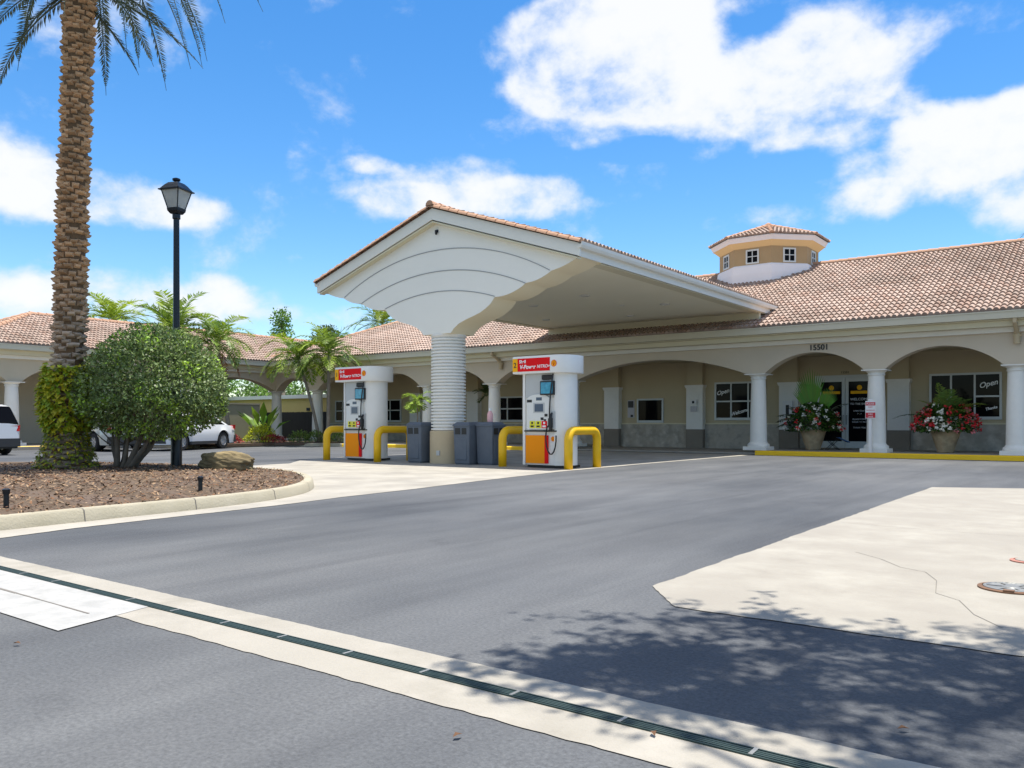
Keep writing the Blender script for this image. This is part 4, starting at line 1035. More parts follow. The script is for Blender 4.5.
# ------------------------------------------------------------------ clipped tree on the island
bb = Vector((-15.0, 7.95, .18))
bt_ = thing('clipped_tree', 'dome-shaped clipped dark green tree with many bare stems on the mulch', 'tree', tuple(bb))
ctr = Vector((.47, .35, 1.30)); rx, rzu, rzd = 1.30, 1.38, .74
st = MB(); rr = random.Random(21)
for i in range(8):
    a = i*.9 + rr.uniform(-.3,.3); p = Vector((math.cos(a)*.12, math.sin(a)*.12, -.05)); e = Vector((ctr.x*rr.uniform(.2,1.1) + math.cos(a)*rr.uniform(.2,.6), ctr.y*rr.uniform(.2,1.1) + math.sin(a)*rr.uniform(.2,.55), rr.uniform(1.0,1.5)))
    m_ = p.lerp(e, .5) + Vector((math.cos(a)*.03, math.sin(a)*.03, -.12)); path = [p, p.lerp(m_, .5)+rv()*.03, m_, m_.lerp(e,.5)+rv()*.05, e]
    r_ = rr.uniform(.035,.06); st.tube([tuple(q) for q in path], [r_*1.2, r_, r_*.85, r_*.6, r_*.3], 8)
    for j in range(4):
        b0 = path[2].lerp(path[4], rr.uniform(0,.9)); b1 = b0 + Vector((rr.uniform(-.5,.5), rr.uniform(-.5,.5), rr.uniform(.1,.5))); st.tube([tuple(b0), tuple(b0.lerp(b1,.5)+rv()*.03), tuple(b1)], [r_*.4, r_*.28, .006], 6)
mat('bark_dark', (.10,.08,.06), .95, (.19,.155,.12), 6, .6, .5, 30); st.build('trunk', mt('bark_dark'), bt_, smooth='full')
lf = MB()
from mathutils import noise as mn
for i in range(38000):
    d = rv()
    if d.z < -.35 and rr.random() < .6: continue
    k = 1 + .06*mn.noise(d*2.3) + .05*mn.noise(d*7) + (rr.random() < .02)*rr.uniform(0,.06)
    q = Vector((d.x*rx, d.y*rx, d.z*(rzu if d.z > 0 else rzd)))
    dep = rr.random()**1.7*.36
    cl = mn.noise(d*9 + Vector((4,0,0)))
    if dep < .09 and cl < -.28: continue
    p = ctr + q*k*(1-dep)
    dd = d*rr.uniform(.2,1.0) + rv()*.8; w = mn.noise(d*3.0 + Vector((9,2,0))); b_ = rr.uniform(.4,1.5)
    t_ = (1.0,1.0,1.0) if w < .15 or rr.random() < .4 else (2.2,2.4,.8)
    if rr.random() < .25: t_ = (1.5,1.4,1.9)
    leaf_flat(lf, p, dd, d*.7 + Vector((0,0,.7)) + rv()*.75, rr.uniform(.045,.085), rr.uniform(.03,.05), tuple(c*b_ for c in t_))
lf.build('crown', mt('leaf_dark'), bt_)

# ------------------------------------------------------------------ shade tree above the road (just outside the frame)
tt = thing('shade_tree', 'spreading leafy tree whose shadow dapples the road at lower right', 'tree', (4.2, .8, 0))
to = Vector((4.2, .8, 0)); rr = random.Random(33)
tm = MB(); tm.tube([(0,0,-.1),(0,.05,1.2),(-.1,.2,2.6),(-.3,.5,4.2),(-.6,.9,5.4)], [.26,.2,.18,.15,.1], 14)
lt = MB(); cents = []
for i in range(112):                                # crown clumps over the road
    if i < 58: gx = rr.uniform(-1.95, .9)
    else: gx = rr.uniform(.9, 6.5)
    lim = 4.75 - .45*max(0, -gx-.6); lo = 3.0 if gx < -1.5 else (2.55 if gx < -.9 else (2.2 if gx < 0 else 1.2))
    gy = rr.uniform(lo, lim); h = rr.uniform(4.9, 7.0)
    if gx < -1.3 and rr.random() < .45: continue
    if rr.random() < .22 and gy < 2.9: continue
    cents.append(Vector((gx + SUN.x/SUN.z*h, gy + SUN.y/SUN.z*h, h)) - to)
nodes = []
for (ex, ey, ez) in ((-5.6,2.6,6.0),(-4.6,3.6,6.3),(-3.2,1.9,6.4),(-2.6,3.6,6.5),(-.8,2.6,6.8),(.8,1.6,6.6),(1.6,3.2,6.3)):
    p0 = Vector((-.3,.5,4.2)).lerp(Vector((-.6,.9,5.4)), rr.random()); e = Vector((ex,ey,ez)); path = []
    for k in range(10):
        t = k/9; path.append(p0.lerp(e, t) + Vector((0.14*math.sin(5*t+ex), .22*math.sin(6*t+ey), .45*math.sin(PI*t)))) 
    tm.tube([tuple(q) for q in path], [.055*(1-t/9.6) + .006 for t in range(10)], 7); nodes += path[3:]
for c_ in cents:
    a = min(nodes, key=lambda q: (q-c_).length); m_ = a.lerp(c_, .5) + rv()*.12; tm.tube([tuple(a), tuple(m_), tuple(c_)], [.011,.008,.005], 5)
    for j in range(rr.randint(8,11)):
        e = c_ + Vector((rr.gauss(0,.34), rr.gauss(0,.24), rr.gauss(0,.25))); tm.tube([tuple(c_), tuple(e)], [.006,.003], 4)
        for k in range(17):
            p = c_.lerp(e, rr.uniform(.1,1.15)) + rv()*.09; b_ = rr.uniform(.6,1.4); leaf_flat(lt, p, rv()+Vector((0,0,-.2)), Vector((0,0,1))+rv()*.7, rr.uniform(.07,.12), rr.uniform(.035,.055), (b_,b_,b_))
for i in range(18):                                 # feathery twigs at the left rim
    gx, gy, h = rr.uniform(-2.4,-1.6), rr.uniform(2.3,3.9), 5.6
    c_ = Vector((gx + SUN.x/SUN.z*h, gy + SUN.y/SUN.z*h, h)) - to
    e = c_ + Vector((rr.uniform(.2,.7), rr.uniform(-.2,.2), .1)); tm.tube([tuple(e), tuple(c_)], [.006,.003], 4)
    a = min(nodes, key=lambda q: (q-e).length); tm.tube([tuple(a), tuple(a.lerp(e,.5)+rv()*.1), tuple(e)], [.01,.008,.006], 5)
    for k in range(45):
        p = c_.lerp(e, rr.random()) + rv()*.05; leaf_flat(lt, p, rv(), Vector((0,0,1))+rv()*.6, rr.uniform(.06,.1), .04, (1,1,1))
tm.build('trunk', mt('bark_grey'), tt, smooth='full'); lt.build('crown', mt('leaf_tree'), tt)

# ------------------------------------------------------------------ manholes, sign, leaves
mh = thing('manhole_cover', 'round grey iron tank cover with rusty rim in the pale slab', 'manhole cover', (-.57, 6.03, .006))
g = MB(); g.lathe([(.19,0),(.19,.008),(.165,.012),(.165,.004),(.0,.004)], 40, cap=False); g.build('cover_rim', mt('rust'), mh, smooth=True)
g = MB(); g.lathe([(.160,.004),(.158,.014),(.14,.017),(.135,.011),(.05,.011),(.045,.016),(.0,.016)], 40, cap=False)
for k in range(6): 
    a = PI*k/3; ca, sa_ = math.cos(a), math.sin(a); g.add([(.05*ca-.012*sa_,.05*sa_+.012*ca,.0155),(.05*ca+.012*sa_,.05*sa_-.012*ca,.0155),(.135*ca+.012*sa_,.135*sa_-.012*ca,.0155),(.135*ca-.012*sa_,.135*sa_+.012*ca,.0155)], [(0,1,2,3)])
g.build('cover_plate', mt('iron'), mh, smooth=True)
g = MB(); g.box(-.03,-.185,.001,.03,-.14,.019); g.build('cover_latch', mt('rust'), mh)
m2 = thing('manhole_cover', 'small red-rimmed tank cover at the right photo edge', 'manhole cover', (-.57, 7.3, .006))
g = MB(); g.lathe([(.135,0),(.135,.008),(.11,.012),(.11,.006),(0,.006)], 32, cap=False); g.build('cover_rim', mt('red_cover'), m2, smooth=True)
g = MB(); g.lathe([(.10,.006),(.098,.014),(0,.016)], 32, cap=False); g.build('cover_plate', mt('concrete'), m2, smooth=True)
sg = thing('parking_sign', 'small red and white notice on a white post by the yellow kerb', 'sign', (-6.29, 26.95, SW))
g = MB(); g.box(-.045,-.045,0,.045,.045,1.12); g.box(-.05,-.05,1.12,.05,.05,1.13); g.build('post', mt('sign_white'), sg)
g = MB(); g.box(-.135,-.065,1.06,.165,-.047,1.60); g.box(-.05,-.06,1.6,.08,-.05,1.66); pl = g.build('sign_plate', mt('sign_white'), sg)
g = MB(); g.box(-.125,-.068,1.46,.155,-.0655,1.56); g.box(-.125,-.068,1.08,.155,-.0655,1.24); g.build('red_band', mt('sign_red'), pl)
text('sign_lettering', 'PLEASE', .075, (.015,-.0685,1.485), mt('text_white'), pl, depth=.001); text('sign_lettering', 'NO', .075, (.015,-.066,1.385), mt('sign_red'), pl, depth=.001); text('sign_lettering', 'PARKING', .06, (.015,-.066,1.29), mt('sign_red'), pl, depth=.001); text('sign_lettering', 'FIRE', .07, (.015,-.0685,1.165), mt('text_white'), pl, depth=.001); text('sign_lettering', 'LANE', .06, (.015,-.0685,1.095), mt('text_white'), pl, depth=.001)
for i, (x, y, a) in enumerate(((-.62,3.02,.4),(-1.78,2.06,1.2),(-1.25,2.47,2.1),(-4.2,1.7,.3))):
    g = MB(); leaf(g, Vector((0,0,.012)), Vector((1,.2,.15)), Vector((0,0,1)), .042, .022, (.55,.6,.6), .3); o = g.build('fallen_leaf', mt('dead_frond')); o.location = (x, y, .0); o.rotation_euler = (0,0,a)
    tag(o, ['dry leaf on the shaded asphalt at lower right', 'dry leaf on the asphalt below the drain strip', 'dry leaf on the near half of the drain strip', 'dry leaf on the asphalt at lower left'][i], 'leaf', 'fallen dry leaves')

# ------------------------------------------------------------------ planters in front of the shop
def make_planter(loc, label, seed, fanpalm, name='flower_planter'):
    rr = random.Random(seed); o = thing(name, label, 'planter', loc, group='big flower urns in the arcade')
    g = MB(); g.lathe([(.22,0),(.25,.03),(.24,.08),(.30,.25),(.37,.48),(.40,.6),(.43,.63),(.43,.69),(.37,.70),(.34,.62)], 32); g.build('urn', mt('urn_clay'), o, smooth=True)
    g = MB(); g.lathe([(0,.62),(.36,.62)], 20, cap=False); g.build('soil', mt('soil'), o)
    g = MB()
    for i in range(2400):
        d = rv(); d.z = abs(d.z)*.9 - .18; p = Vector((d.x*.86, d.y*.72, .64 + (d.z+.2)*1.0))*1; p = Vector((p.x*rr.uniform(.6,1.05), p.y*rr.uniform(.6,1.05), p.z)); b_ = rr.uniform(.3,1.2)
        leaf(g, p, d + rv()*.6, Vector((0,0,1)) + rv()*.5, rr.uniform(.08,.14), rr.uniform(.05,.08), (b_*.7,b_*.75,b_*.8))
    g.build('foliage', mt('leaf_green'), o)
    fl = {'petal_red': MB(), 'petal_white': MB(), 'petal_pink': MB()}
    for i in range(170 if not fanpalm else 70):
        d = rv(); d.z = abs(d.z)*.9 - .2; p = Vector((d.x*.95, d.y*.78, .66 + (d.z+.2)*1.03)); 
        side = p.x*.8 - p.y*.3
        if fanpalm: kx = rr.choice(['petal_white','petal_white','petal_red'])
        else: kx = rr.choice(['petal_red','petal_red','petal_pink']) if abs(p.x) > .3 + rr.uniform(-.2,.2) else rr.choice(['petal_white','petal_white','petal_white','petal_red'])
        for k in range(rr.randint(5,9)):
            q = p + rv()*.045; leaf(fl[kx], q, d*.5 + rv(), d + Vector((0,0,.6)) + rv()*.6, rr.uniform(.06,.09), .065, (rr.uniform(.8,1.1),)*3, .1)
    for kx, mb in fl.items(): mb.build('flowers', mt(kx), o, kind='stuff')
    if fanpalm:
        g = MB()
        for (a, e, l_, s_) in ((1.9,1.40,.55,1.5),(2.3,1.2,.5,1.2),(.3,1.1,.5,1.0)):
            st_ = Vector((math.cos(a)*math.cos(e), math.sin(a)*math.cos(e)*.5, math.sin(e))); h_ = Vector((0,0,.8)) + st_*l_
            g.tube([(0,0,.65), tuple(h_)], .008, 5, tint=(.8,.9,.8)); sd_ = st_.cross(Vector((0,-1,.1))).normalized(); up_ = st_
            for k in range(-7, 8):
                an = k*.062; dd = up_*math.cos(an) + sd_*math.sin(an) + Vector((0,-.12,0)); leaf_flat(g, h_, dd, Vector((0,-1,.2)), s_*(1-.22*abs(k)/7), .075, (rr.uniform(.8,1.2)*1.1, rr.uniform(.9,1.2)*1.2, .8))
        g.build('fan_leaves', mt('leaf_green'), o)
        g = MB()
        for (a, e, l_) in ((3.0,.75,1.5),(2.7,.95,1.5),(.2,1.0,1.5),(-2.4,.7,1.2),(3.5,.5,1.3),(2.9,.6,1.6)): frond(g, (0,0,.75), (math.cos(a)*math.cos(e), math.sin(a)*math.cos(e), math.sin(e)), l_, 1.3, 26, .36, .05, (1,1,1), hang=.6, rr=rr, stem=.015)
        g.build('arching_fronds', mt('palm_frond'), o)
        g = MB()
        for k in range(9):
            a = rr.uniform(-.6,.6); leaf(g, Vector((.12,-.45,1.02)), Vector((math.sin(a*2), -.4, .5+.3*math.cos(a))), Vector((0,-1,.5)), .26, .13, (2.2,1.7,1.2))
        g.build('pale_leaves', mt('leaf_green'), o)
    else:
        g = MB()
        for i in range(14):
            a = rr.uniform(0,6.28); e = rr.uniform(.55,1.4); frond(g, (0,0,1.0), (math.cos(a)*math.cos(e), math.sin(a)*math.cos(e), math.sin(e)), rr.uniform(1.0,1.5), 1.2, 26, .32, .045, rr.choice([(1,1,1),(1.3,1.2,.8),(.8,1,1.2)]), hang=.4, rr=rr, stem=.012)
        for a in (3.0, 3.3): frond(g, (0,0,.9), (math.cos(a)*.95, math.sin(a)*.4, .55), 1.6, 1.1, 26, .22, .03, (.35,.45,.5), hang=.4, rr=rr, stem=.012)
        g.build('arching_fronds', mt('palm_green'), o)
    return o
make_planter((-8.5, 28.55, SW), 'clay urn with a tall fan palm and dark red leaves before the glass doors', 51, True)
make_planter((-4.45, 28.45, SW), 'clay urn overflowing with red and white flowers under the right window', 52, False)
# plants in the arcade beyond the ribbed column
def potted(loc, label, seed, h, matn, spread, n=9, ll=.3, tint=(1,1,1), group='potted plants along the arcade'):
    rr = random.Random(seed); o = thing('potted_plant', label, 'plant', loc, group=group)
    g = MB(); g.lathe([(.2,0),(.22,.04),(.3,.42),(.33,.45),(.33,.5),(.28,.5)], 24); g.build('pot', mt('urn_clay'), o, smooth=True)
    g = MB(); g.tube([(0,0,.45),(.03,0,h*.5+.2),(0,.02,h)], [.04,.03,.025], 8); g.build('stem', mt('bark_grey'), o)
    g = MB()
    for i in range(n):
        a = i*2.4; e = rr.uniform(-.3,1.2); frond(g, (0,0,h), (math.cos(a)*math.cos(e), math.sin(a)*math.cos(e), math.sin(e)), spread*rr.uniform(.8,1.1), 1.6, 13, ll, .09, tint, hang=.3, rr=rr, stem=.012)
    g.build('foliage', mt(matn), o)
    return o
potted((-24.3, 25.8, SW), 'bright green potted plant left of the ribbed column, before the arcade', 61, 1.9, 'palm_green', .85, 12, .38, (1.5,1.5,1))
potted((-22.6, 28.6, SW), 'dark tall potted plant right of the ribbed column, in arcade shade', 62, 2.2, 'leaf_dark', .8, 14, .36, (.7,.7,.7))
potted((-19.4, 28.3, SW), 'dark potted plant just left of the nearer pump', 63, 1.0, 'leaf_dark', .5, 10, .25, (.8,.8,.8))
# small fittings on the wall
def wallbox(name, label, cat, x, z, w_, h_, parts):
    o = thing(name, label, cat, (x, BY-.345, z)); g = MB(); g.box(-w_/2,-.05,0,w_/2,.0,h_); g.build('case', mt('sign_white'), o)
    for (nm, m_, x0, z0, x1, z1) in parts: g = MB(); g.box(x0,-.056,z0,x1,-.0505,z1); g.build(nm, mt(m_), o)
    return o
wallbox('notice_case', 'white notice case with black slot on the pilaster left of the doors', 'notice case', -10.05, 1.02, .36, .85, [('slot','black_plastic',-.06,.15,.06,.7)])
o = wallbox('wall_notice', 'small white notice with dark symbol on the pilaster between two windows', 'notice', -13.8, 1.78, .26, .2, [('symbol','text_black',-.05,.05,.05,.15)])
g = MB(); g.box(-.13,-.02,-.28,.13,0,-.06); g.build('paper', mt('mauve_paper'), o)
pp = thing('wall_poster', 'black and white poster left of the small black window', 'poster', (-16.8, BY, 1.3))
g = MB(); g.box(-.16,-.012,-.02,.16,-.001,.72); g.build('sheet', mt('mauve_paper'), pp)
g = MB(); g.box(-.14,-.016,.4,.12,-.0125,.68); g.box(-.02,-.016,.0,.1,-.0125,.1); g.build('picture', mt('text_black'), pp)
pp = thing('picture_frame', 'small white framed notice on the arcade wall beside a column', 'notice', (-22.2, BY, 1.4))
g = MB(); g.box(-.2,-.03,0,.2,-.001,.6); g.build('frame', mt('sign_white'), pp); g = MB(); g.box(-.11,-.034,.1,.11,-.031,.5); g.build('picture', mt('text_black'), pp)
fs_ = thing('folding_stool', 'small blue-seated folding stool by the glass doors', 'stool', (-8.02, 29.1, SW), .5)
g = MB(); g.box(-.2,-.17,.42,.2,.17,.45); so2 = g.build('seat', mt('blue_cloth'), fs_, bevel=.01); so2.rotation_euler = (0, R(25), 0); so2.location = (.17, 0, -.05)
for s1 in (-1,1):
    for s2 in (-1,1): g = MB(); g.tube([(s1*.2, s2*.15, 0), (-s1*.17, s2*.15, .36)], .012, 6); g.build('leg', mt('black_plastic'), fs_)

# ------------------------------------------------------------------ cars
def make_car(paint, L_=4.6, W_=1.82, Hh=1.66, suv=True, wb=2.7):
    o = thing('parked_car', 'x', 'car'); hw = W_/2; r_w = .345; xf = wb/2 + .05; xr = -wb/2 + .05
    # x forward; profile of the body (below the glass) and of the cabin
    def belt(x):
        t = (x + L_/2)/L_
        if t > .72: return .98 - .22*((t-.72)/.28)**1.6
        return 1.0 if suv else (.98 if t > .15 else .96 - .04*(.15-t)/.15)
    def half(x):
        t = (x + L_/2)/L_; e = min(t, 1-t); return hw*(1 - .14*(max(0, .12-e)/.12)**1.8)
    def sill(x):
        z = .24
        for c in (xf, xr):
            dd = abs(x-c)
            if dd < .42: z = max(z, .34 + math.sqrt(max(0, .42**2 - dd*dd))*.98)
        return z
    xs = sorted(set([-L_/2 + L_*i/60 for i in range(61)]))
    g = MB(); rows = []
    for x in xs:
        w_ = half(x); b_ = belt(x); s_ = min(sill(x), b_-.1)
        if x <= -L_/2+.05: s_ = max(s_, .36)
        row = [(x, -w_*.96, s_), (x, -w_, max(s_+.02, .55)), (x, -w_*.985, (b_+.55)/2 if (b_+.55)/2 > s_+.03 else s_+.04), (x, -w_*.93, b_), (x, -w_*.6, b_+.035), (x, 0, b_+.05)]
        row = row + [(p[0], -p[1], p[2]) for p in row[::-1][1:]]
        rows.append(row)
    m_ = len(rows[0]); vs = [p for r in rows for p in r]; fs = []
    for i in range(len(rows)-1):
        for k in range(m_-1): fs.append((i*m_+k, i*m_+k+1, (i+1)*m_+k+1, (i+1)*m_+k))
    fs.append(tuple(range(m_))); fs.append(tuple(range((len(rows)-1)*m_, len(rows)*m_)))
    g.add(vs, fs); bo = g.build('body', mt(paint), o, smooth=True, recalc=True)
    g = MB(); g.box(-L_/2+.1, -hw*.86, .22, L_/2-.1, hw*.86, .5); g.box(-L_/2-.02, -hw*.9, .28, -L_/2+.14, hw*.9, .55); g.box(L_/2-.1, -hw*.85, .28, L_/2+.01, hw*.85, .5)
    for s_ in (-1,1): g.box(xr+.45, s_*hw*.9, .22, xf-.45, s_*hw*.985, .34)
    g.build('lower_trim', mt('car_dark'), o)
    # cabin
    if suv: prof = [(-L_/2+.06, 1.0), (-L_/2+.32, Hh-.09), (-L_/2+.75, Hh-.02), (.1, Hh), (.62, Hh-.1), (1.32, .98)]
    else: prof = [(-L_/2+.55, .97), (-L_/2+1.25, Hh-.08), (-.6, Hh), (.1, Hh-.01), (.55, Hh-.1), (1.35, .96)]
    def cab(inset, name, m2, zlo=0, part='glass'):
        g = MB(); vs = []
        for (x, z) in prof:
            k = (z-.95)/(Hh-.95); wy = (hw*.90)*(1-k) + hw*.70*k - inset
            vs += [(x, -wy, z-inset*.5), (x, wy, z-inset*.5)]
        fs = []
        n_ = len(prof)
        for i in range(n_-1): fs.append((2*i, 2*i+1, 2*i+3, 2*i+2))
        fs.append(tuple(2*i for i in range(n_))); fs.append(tuple(2*i+1 for i in range(n_))[::-1]); fs.append((0, 2*n_-2, 2*n_-1, 1))
        g.add(vs, fs); return g.build(name, m2, o, recalc=True)
    gl = cab(.01, 'windows', mt('dark_glass'))
    g = MB(); rp = prof[1:-1]; vs = []
    for (x, z) in rp:
        k = (z-.95)/(Hh-.95); wy = (hw*.90)*(1-k) + hw*.70*k + .012
        vs += [(x, -wy, z-.03), (x, -wy+.05, z+.02), (x, 0, z+.035), (x, wy-.05, z+.02), (x, wy, z-.03)]
    fs = [(i*5+k, i*5+k+1, i*5+6+k, i*5+5+k) for i in range(len(rp)-1) for k in range(4)]
    g.add(vs, fs); 
    for s_ in (-1, 1):
        def sp(x, z, e=.006):
            k = (z-.95)/(Hh-.95); return (x, s_*((hw*.90)*(1-k) + hw*.70*k + e), z)
        pill = [prof[0], prof[1]] ; 
        for (a, b, wd) in ((prof[0], prof[1], .16), ((-.55, .97), (-.6, Hh-.03), .09), ((.42, .97), (.3, Hh-.06), .07), (prof[-1], prof[-2], -.08)) + (((-L_/2+.95, .98), (-L_/2+.8, Hh-.05), .12),) * (1 if suv else 0):
            g.add([sp(a[0], a[1]), sp(a[0]+wd, a[1]), sp(b[0]+wd, b[1]-.02), sp(b[0], b[1]-.02)], [(0,1,2,3)])
    g.build('roof_panel', mt(paint), o, smooth=True)
    wp = None
    for (x, s_) in ((xf,-1),(xf,1),(xr,-1),(xr,1)):
        if wp is None:
            g = MB(); g.lathe([(.20,-.1),(.32,-.1),(r_w,-.06),(r_w,.06),(.32,.1),(.20,.1)], 32, cap=False); g.v = [(a, c, b) for a, b, c in g.v]; wp = g.build('wheel', mt('tyre'), o, smooth=True); w_ = wp
            g = MB(); g.lathe([(.0,.02),(.06,.05),(.08,.02),(.2,.02),(.225,.09),(.225,-.08),(0,-.08)], 28, cap=False)
            g2 = MB()
            for k in range(6):
                a = PI*k/3; ca, sa_ = math.cos(a), math.sin(a)
                for sgn in (1,): g2.add([(.05*ca-.03*sa_,.05*sa_+.03*ca,.075),(.05*ca+.03*sa_,.05*sa_-.03*ca,.075),(.215*ca+.022*sa_,.215*sa_-.022*ca,.085),(.215*ca-.022*sa_,.215*sa_+.022*ca,.085)], [(0,1,2,3)])
            g.add(g2.v, g2.f); g.v = [(a, -c, b) for a, b, c in g.v]; g.build('rim', mt('rim'), wp, smooth=True)
        else: w_ = copy_tree(wp)
        w_.parent = o; w_.location = (x, s_*(hw-.12), r_w); w_.rotation_euler = (0,0,0 if s_ < 0 else PI)
    for s_ in (-1, 1):
        g = MB(); g.add([(-L_/2+.02, s_*hw*.55, .80), (-L_/2-.01, s_*hw*.88, .78), (-L_/2+.32, s_*hw*1.0, .84), (-L_/2+.32, s_*hw*.985, .97), (-L_/2-.005, s_*hw*.9, .98), (-L_/2-.0, s_*hw*.55, .95)], [(0,1,4,5),(1,2,3,4)]) 
        g.build('tail_light', mt('tail_light'), o)
        g = MB(); g.add([(L_/2-.03, s_*hw*.5, .66), (L_/2-.08, s_*hw*.86, .68), (L_/2-.4, s_*hw*.985, .74), (L_/2-.42, s_*hw*.97, .82), (L_/2-.1, s_*hw*.86, .78), (L_/2-.03, s_*hw*.5, .74)], [(0,1,4,5),(1,2,3,4)]); g.build('headlight', mt('lamp_glass'), o)
        g = MB(); g.box(.72, s_*(hw*.93), 1.0, .88, s_*(hw*.93+.17), 1.12); g.build('mirror', mt(paint), o, bevel=.02)
    g = MB(); g.box(-L_/2-.015, -.17, .66, -L_/2+.03, .17, .80); g.build('number_plate', mt('plate'), o)
    return o
c1 = make_car('car_white', 4.55, 1.84, 1.66, True); c1.location = (-31.2, 11.0, 0); c1.rotation_euler = (0,0,R(183)); tag(c1, 'white suv at the left photo edge, seen from behind', 'car', 'cars parked by the side wing')
c2 = make_car('car_silver', 4.6, 1.80, 1.45, False); c2.location = (-31.7, 15.9, 0); c2.rotation_euler = (0,0,R(180)); tag(c2, 'silver sedan with red tail lights behind the clipped tree stems', 'car', 'cars parked by the side wing')
c3 = make_car('car_white', 4.4, 1.80, 1.42, False, 2.6); c3.location = (-29.95, 18.45, 0); c3.rotation_euler = (0,0,R(292)); tag(c3, 'white sedan seen from the side behind the lamp post', 'car', 'cars parked by the side wing')

# ------------------------------------------------------------------ planting by the wing, background trees
GT = ((1,1,1),(1.3,1.25,.7),(.75,.85,.9),(1.6,1.5,.6))
palm('garden_palm', 'slim garden palm with a brown dead frond, left of the arcade corner', (-32.4,22.2,.15), (-32.6,21.6,4.6), .13, 26, 2.4, 2.2, 'palm_green', .55, .065, 'palms in the planting bed', seed=71, tints=GT, dead=3, elev=(-.1,1.2))
palm('garden_palm', 'leaning garden palm nearest the arcade corner column', (-29.9,25.2,.15), (-30.6,24.5,4.0), .10, 26, 2.2, 2.3, 'palm_green', .52, .065, 'palms in the planting bed', seed=72, tints=GT, elev=(-.1,1.2), mid=(.15,0,0))
palm('garden_palm', 'garden palm just left of the farther fuel pump', (-29.2,25.1,.15), (-28.9,24.9,4.1), .12, 26, 2.2, 2.3, 'palm_green', .52, .065, 'palms in the planting bed', seed=73, tints=GT, elev=(-.1,1.2))
palm('garden_palm', 'bushy garden palm behind the top of the lamp-side clipped tree', (-33.2,19.9,.15), (-33.2,19.9,4.9), .13, 32, 2.5, 1.9, 'palm_green', .6, .07, 'palms in the planting bed', seed=74, tints=((1.2,1.3,.7),(1,1,1),(1.5,1.4,.6)), elev=(-.1,1.3))
palm('tall_palm', 'yellow-green palm crown rising behind the side wing roof', (-47.0,24.3,0), (-47.0,24.3,6.9), .16, 26, 2.7, 1.9, 'palm_green', .65, .09, 'palms behind the roofs', seed=75, tints=((1.9,1.7,.8),(1.5,1.4,.8)), elev=(-.2,1.2))
palm('tall_palm', 'dark palm crown behind the long roof beside the canopy', (-44.5,43.5,0), (-44.5,43.5,8.4), .18, 26, 3.0, 1.9, 'palm_green', .7, .09, 'palms behind the roofs', seed=76, tints=((.7,.8,.7),(1.2,1.1,.6)), elev=(-.3,1.2))
palm('tall_palm', 'palm tip showing over the roof ridge at the right photo edge', (-2.3,47.0,0), (-2.3,47.0,9.3), .2, 16, 2.6, 1.9, 'palm_frond', .6, .06, 'palms behind the roofs', seed=77, tints=((.7,.7,.6),(.9,.8,.6)), elev=(-.4,1.2))
def broad_tree(label, base, h, r, seed, matn='leaf_tree', tint=(1,1,1), conic=False, name='broadleaf_tree', group='trees beyond the buildings', n=5200, zlo=.35, leafs=(.16,.3)):
    rr = random.Random(seed); o = thing(name, label, 'tree', base, group=group)
    g = MB(); g.tube([(0,0,-.1),(.1,0,h*.3),(0,.1,h*.7),(0,0,h*.95)], [h*.03,h*.024,h*.014,.02], 10)
    cl = []
    for i in range(26):
        z = rr.uniform(zlo, 1); a = rr.uniform(0,6.28); k = (1-z)*1.3 if conic else math.sin(PI*min(1,(z-zlo)/(1-zlo)*.85+.15))
        q = Vector((math.cos(a)*r*k*rr.uniform(.4,1), math.sin(a)*r*k*rr.uniform(.4,1), z*h)); cl.append((q, r*rr.uniform(.22,.4)*(.7 if conic else 1))); g.tube([(0,0,q.z-h*.08), tuple(q)], [h*.008,.015], 6)
    g.build('trunk', mt('bark_grey'), o, smooth='full')
    g = MB()
    for i in range(n):
        q, rad = rr.choice(cl); d = rv(); p = q + d*rad*rr.uniform(.4,1.05); b_ = rr.uniform(.5,1.4); leaf_flat(g, p, d + rv()*.9, d + rv()*.8, rr.uniform(*leafs), rr.uniform(*leafs)*.5, tuple(c*b_ for c in tint))
    g.build('crown', mt(matn), o); return o
broad_tree('sparse conical conifer behind the corner roof', (-52.5,40.5,0), 9.4, 3.2, 81, 'leaf_green', (1.2,1.1,1.0), True, 'conifer', n=2600, zlo=.3)
broad_tree('grey-green leafy tree right of the conifer behind the roof', (-46.5,40.0,0), 7.6, 2.2, 82, 'leaf_tree', (1.6,1.5,1.3), zlo=.4)
broad_tree('round green tree behind the side wing roof, left of the conifer', (-55.0,36.5,0), 8.3, 2.3, 83, 'leaf_green', (1.0,1.0,.8), zlo=.4)
for i, (x, y, h, r) in enumerate(((-62,33,5.2,3.2),(-60,45,5.6,3.4),(-66,38,6,3.6),(-68,52,6,3.6))):
    broad_tree(['low green tree seen through the left corner arch','low green tree seen through the right corner arch','far green tree behind the tan garden wall','far green tree behind the yellow outbuilding'][i], (x,y,0), h, r, 84+i, 'leaf_tree', (1.5,1.8,1), zlo=.15, n=4200, leafs=(.2,.4))
gw = MB(); gw.box(-48.2, 20, 0, -48, 35.2, 2.3); gw.box(-48.25,20,2.3,-47.95,35.2,2.4); o = gw.build('garden_wall', mt('tan_wall')); tag(o, 'plain tan garden wall seen through the left corner arch', 'wall')
yb = thing('outbuilding', 'low yellow outbuilding with pale roof edge seen through the corner arch', 'building', (-50, 38, 0))
g = MB(); g.box(-60, 37.0, 0, -41, 43, 2.75); g.build('wall', mt('yellow_wall'), yb, world=True)
g = MB(); g.box(-60.3, 36.7, 2.75, -40.7, 43.3, 3.0); g.build('roof', mt('trim_white'), yb, world=True)
g = MB(); g.box(-45.2, 36.93, 1.9, -44.9, 36.998, 2.1); g.build('wall_light', mt('lamp_black'), yb, world=True)
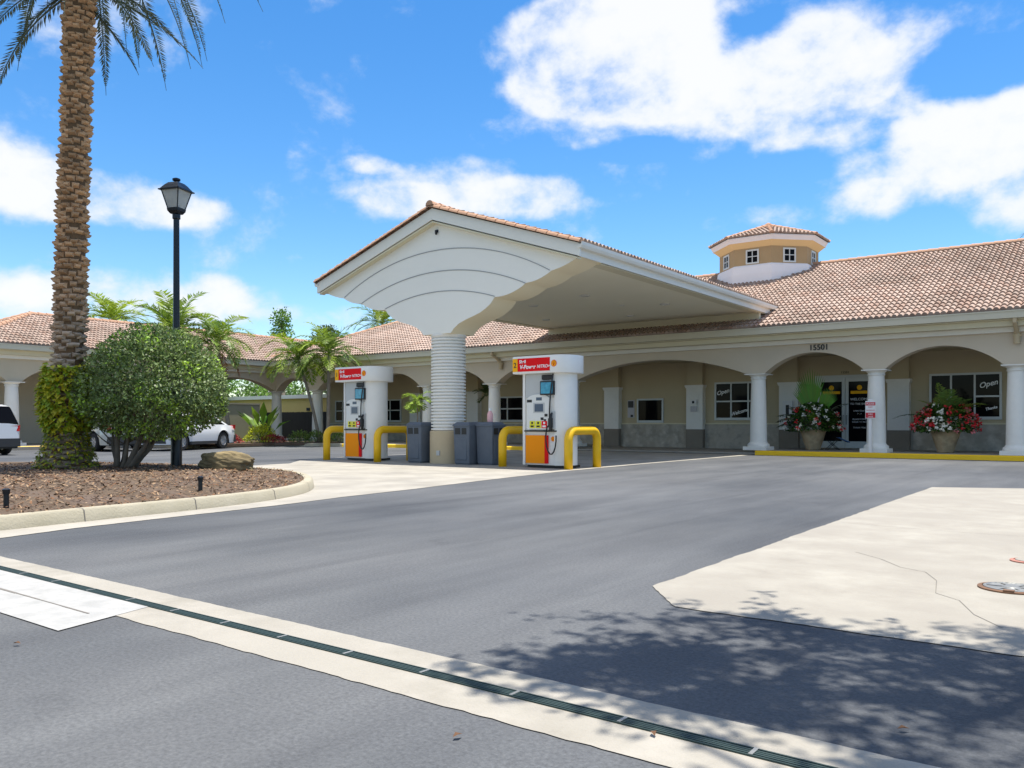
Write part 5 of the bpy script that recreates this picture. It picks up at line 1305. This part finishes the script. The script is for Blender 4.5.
fn = thing('board_fence', 'dark board fence in front of the yellow outbuilding', 'fence', (-46, 35.4, 0))
g = MB(); x = -56.
while x < -39: g.box(x, 35.4, .05, x+.14, 35.43, 1.78 + random.uniform(-.01,.01)); x += .15
g.box(-56, 35.431, .4, -39, 35.48, .5); g.box(-56, 35.431, 1.4, -39, 35.48, 1.5); g.build('boards', mt('dark_fence'), fn, world=True)
def shrub(label, loc, sx, sz, matn, tint, seed, n=900, l=(.06,.12), name='shrub', group='shrubs in the planting bed', big=False):
    rr = random.Random(seed); o = thing(name, label, 'shrub', loc, group=group); g = MB(); st_ = MB()
    for i in range(8):
        a = rr.uniform(0,6.28); st_.tube([(0,0,0),(math.cos(a)*sx*.4, math.sin(a)*sx*.4, sz*.6)], [.015,.006], 5)
    st_.build('stems', mt('bark_grey'), o)
    for i in range(n):
        d = rv(); d.z = abs(d.z); k = 1 + .25*mn.noise(d*2+Vector((seed,0,0))); p = Vector((d.x*sx, d.y*sx, .05 + d.z*sz))*k*rr.uniform(.65,1); b_ = rr.uniform(.5,1.4); leaf(g, p, d + rv()*.7, Vector((0,0,1)) + rv()*.6, rr.uniform(*l), rr.uniform(*l)*.55, tuple(c*b_ for c in tint))
    g.build('foliage', mt(matn), o); return o
shrub('yellow-green shrub in front of the arcade corner', (-31.5,23.1,.15), .75, .78, 'leaf_yellow', (1.1,1.2,.8), 91, 1400)
shrub('low reddish plant left of the yellow-green shrub', (-31.6,21.6,.15), .55, .32, 'leaf_maroon', (5,2.2,2.2), 92, 700)
shrub('low pinkish plant at the foot of the yellow-green shrub', (-31.0,23.5,.15), .5, .3, 'leaf_maroon', (6,3,3), 93, 700)
for i, (x, y) in enumerate(((-30.6,24.6),(-29.9,25.0),(-28.9,25.5))):
    shrub(['low dark shrub right of the yellow-green shrub','low dark shrub at the foot of the leaning palm','low dark shrub nearest the farther pump'][i], (x, y, .15), .5, .5, 'leaf_dark', (1.3,1.3,1), 94+i, 700)
shrub('dark rounded shrub beside the white sedan', (-32.4,21.4,.15), .5, .8, 'leaf_dark', (.7,.8,.6), 99, 700)
bp_ = thing('banana_plant', 'broad-leaved green plant standing before the arcade corner', 'plant', (-32.0,23.6,.15)); g = MB(); rr = random.Random(101)
for i in range(11):
    a = i*2.4; e = rr.uniform(.7,1.35); d = Vector((math.cos(a)*math.cos(e), math.sin(a)*math.cos(e), math.sin(e))); p = d*rr.uniform(.7,1.0); g.tube([(0,0,0), tuple(p)], .02, 5); leaf(g, p, d + Vector((0,0,-.1)), Vector((0,0,1)) - d*.3, rr.uniform(.9,1.3), .36, (rr.uniform(1.0,1.6), rr.uniform(1.0,1.5), .8))
g.build('foliage', mt('leaf_green'), bp_)
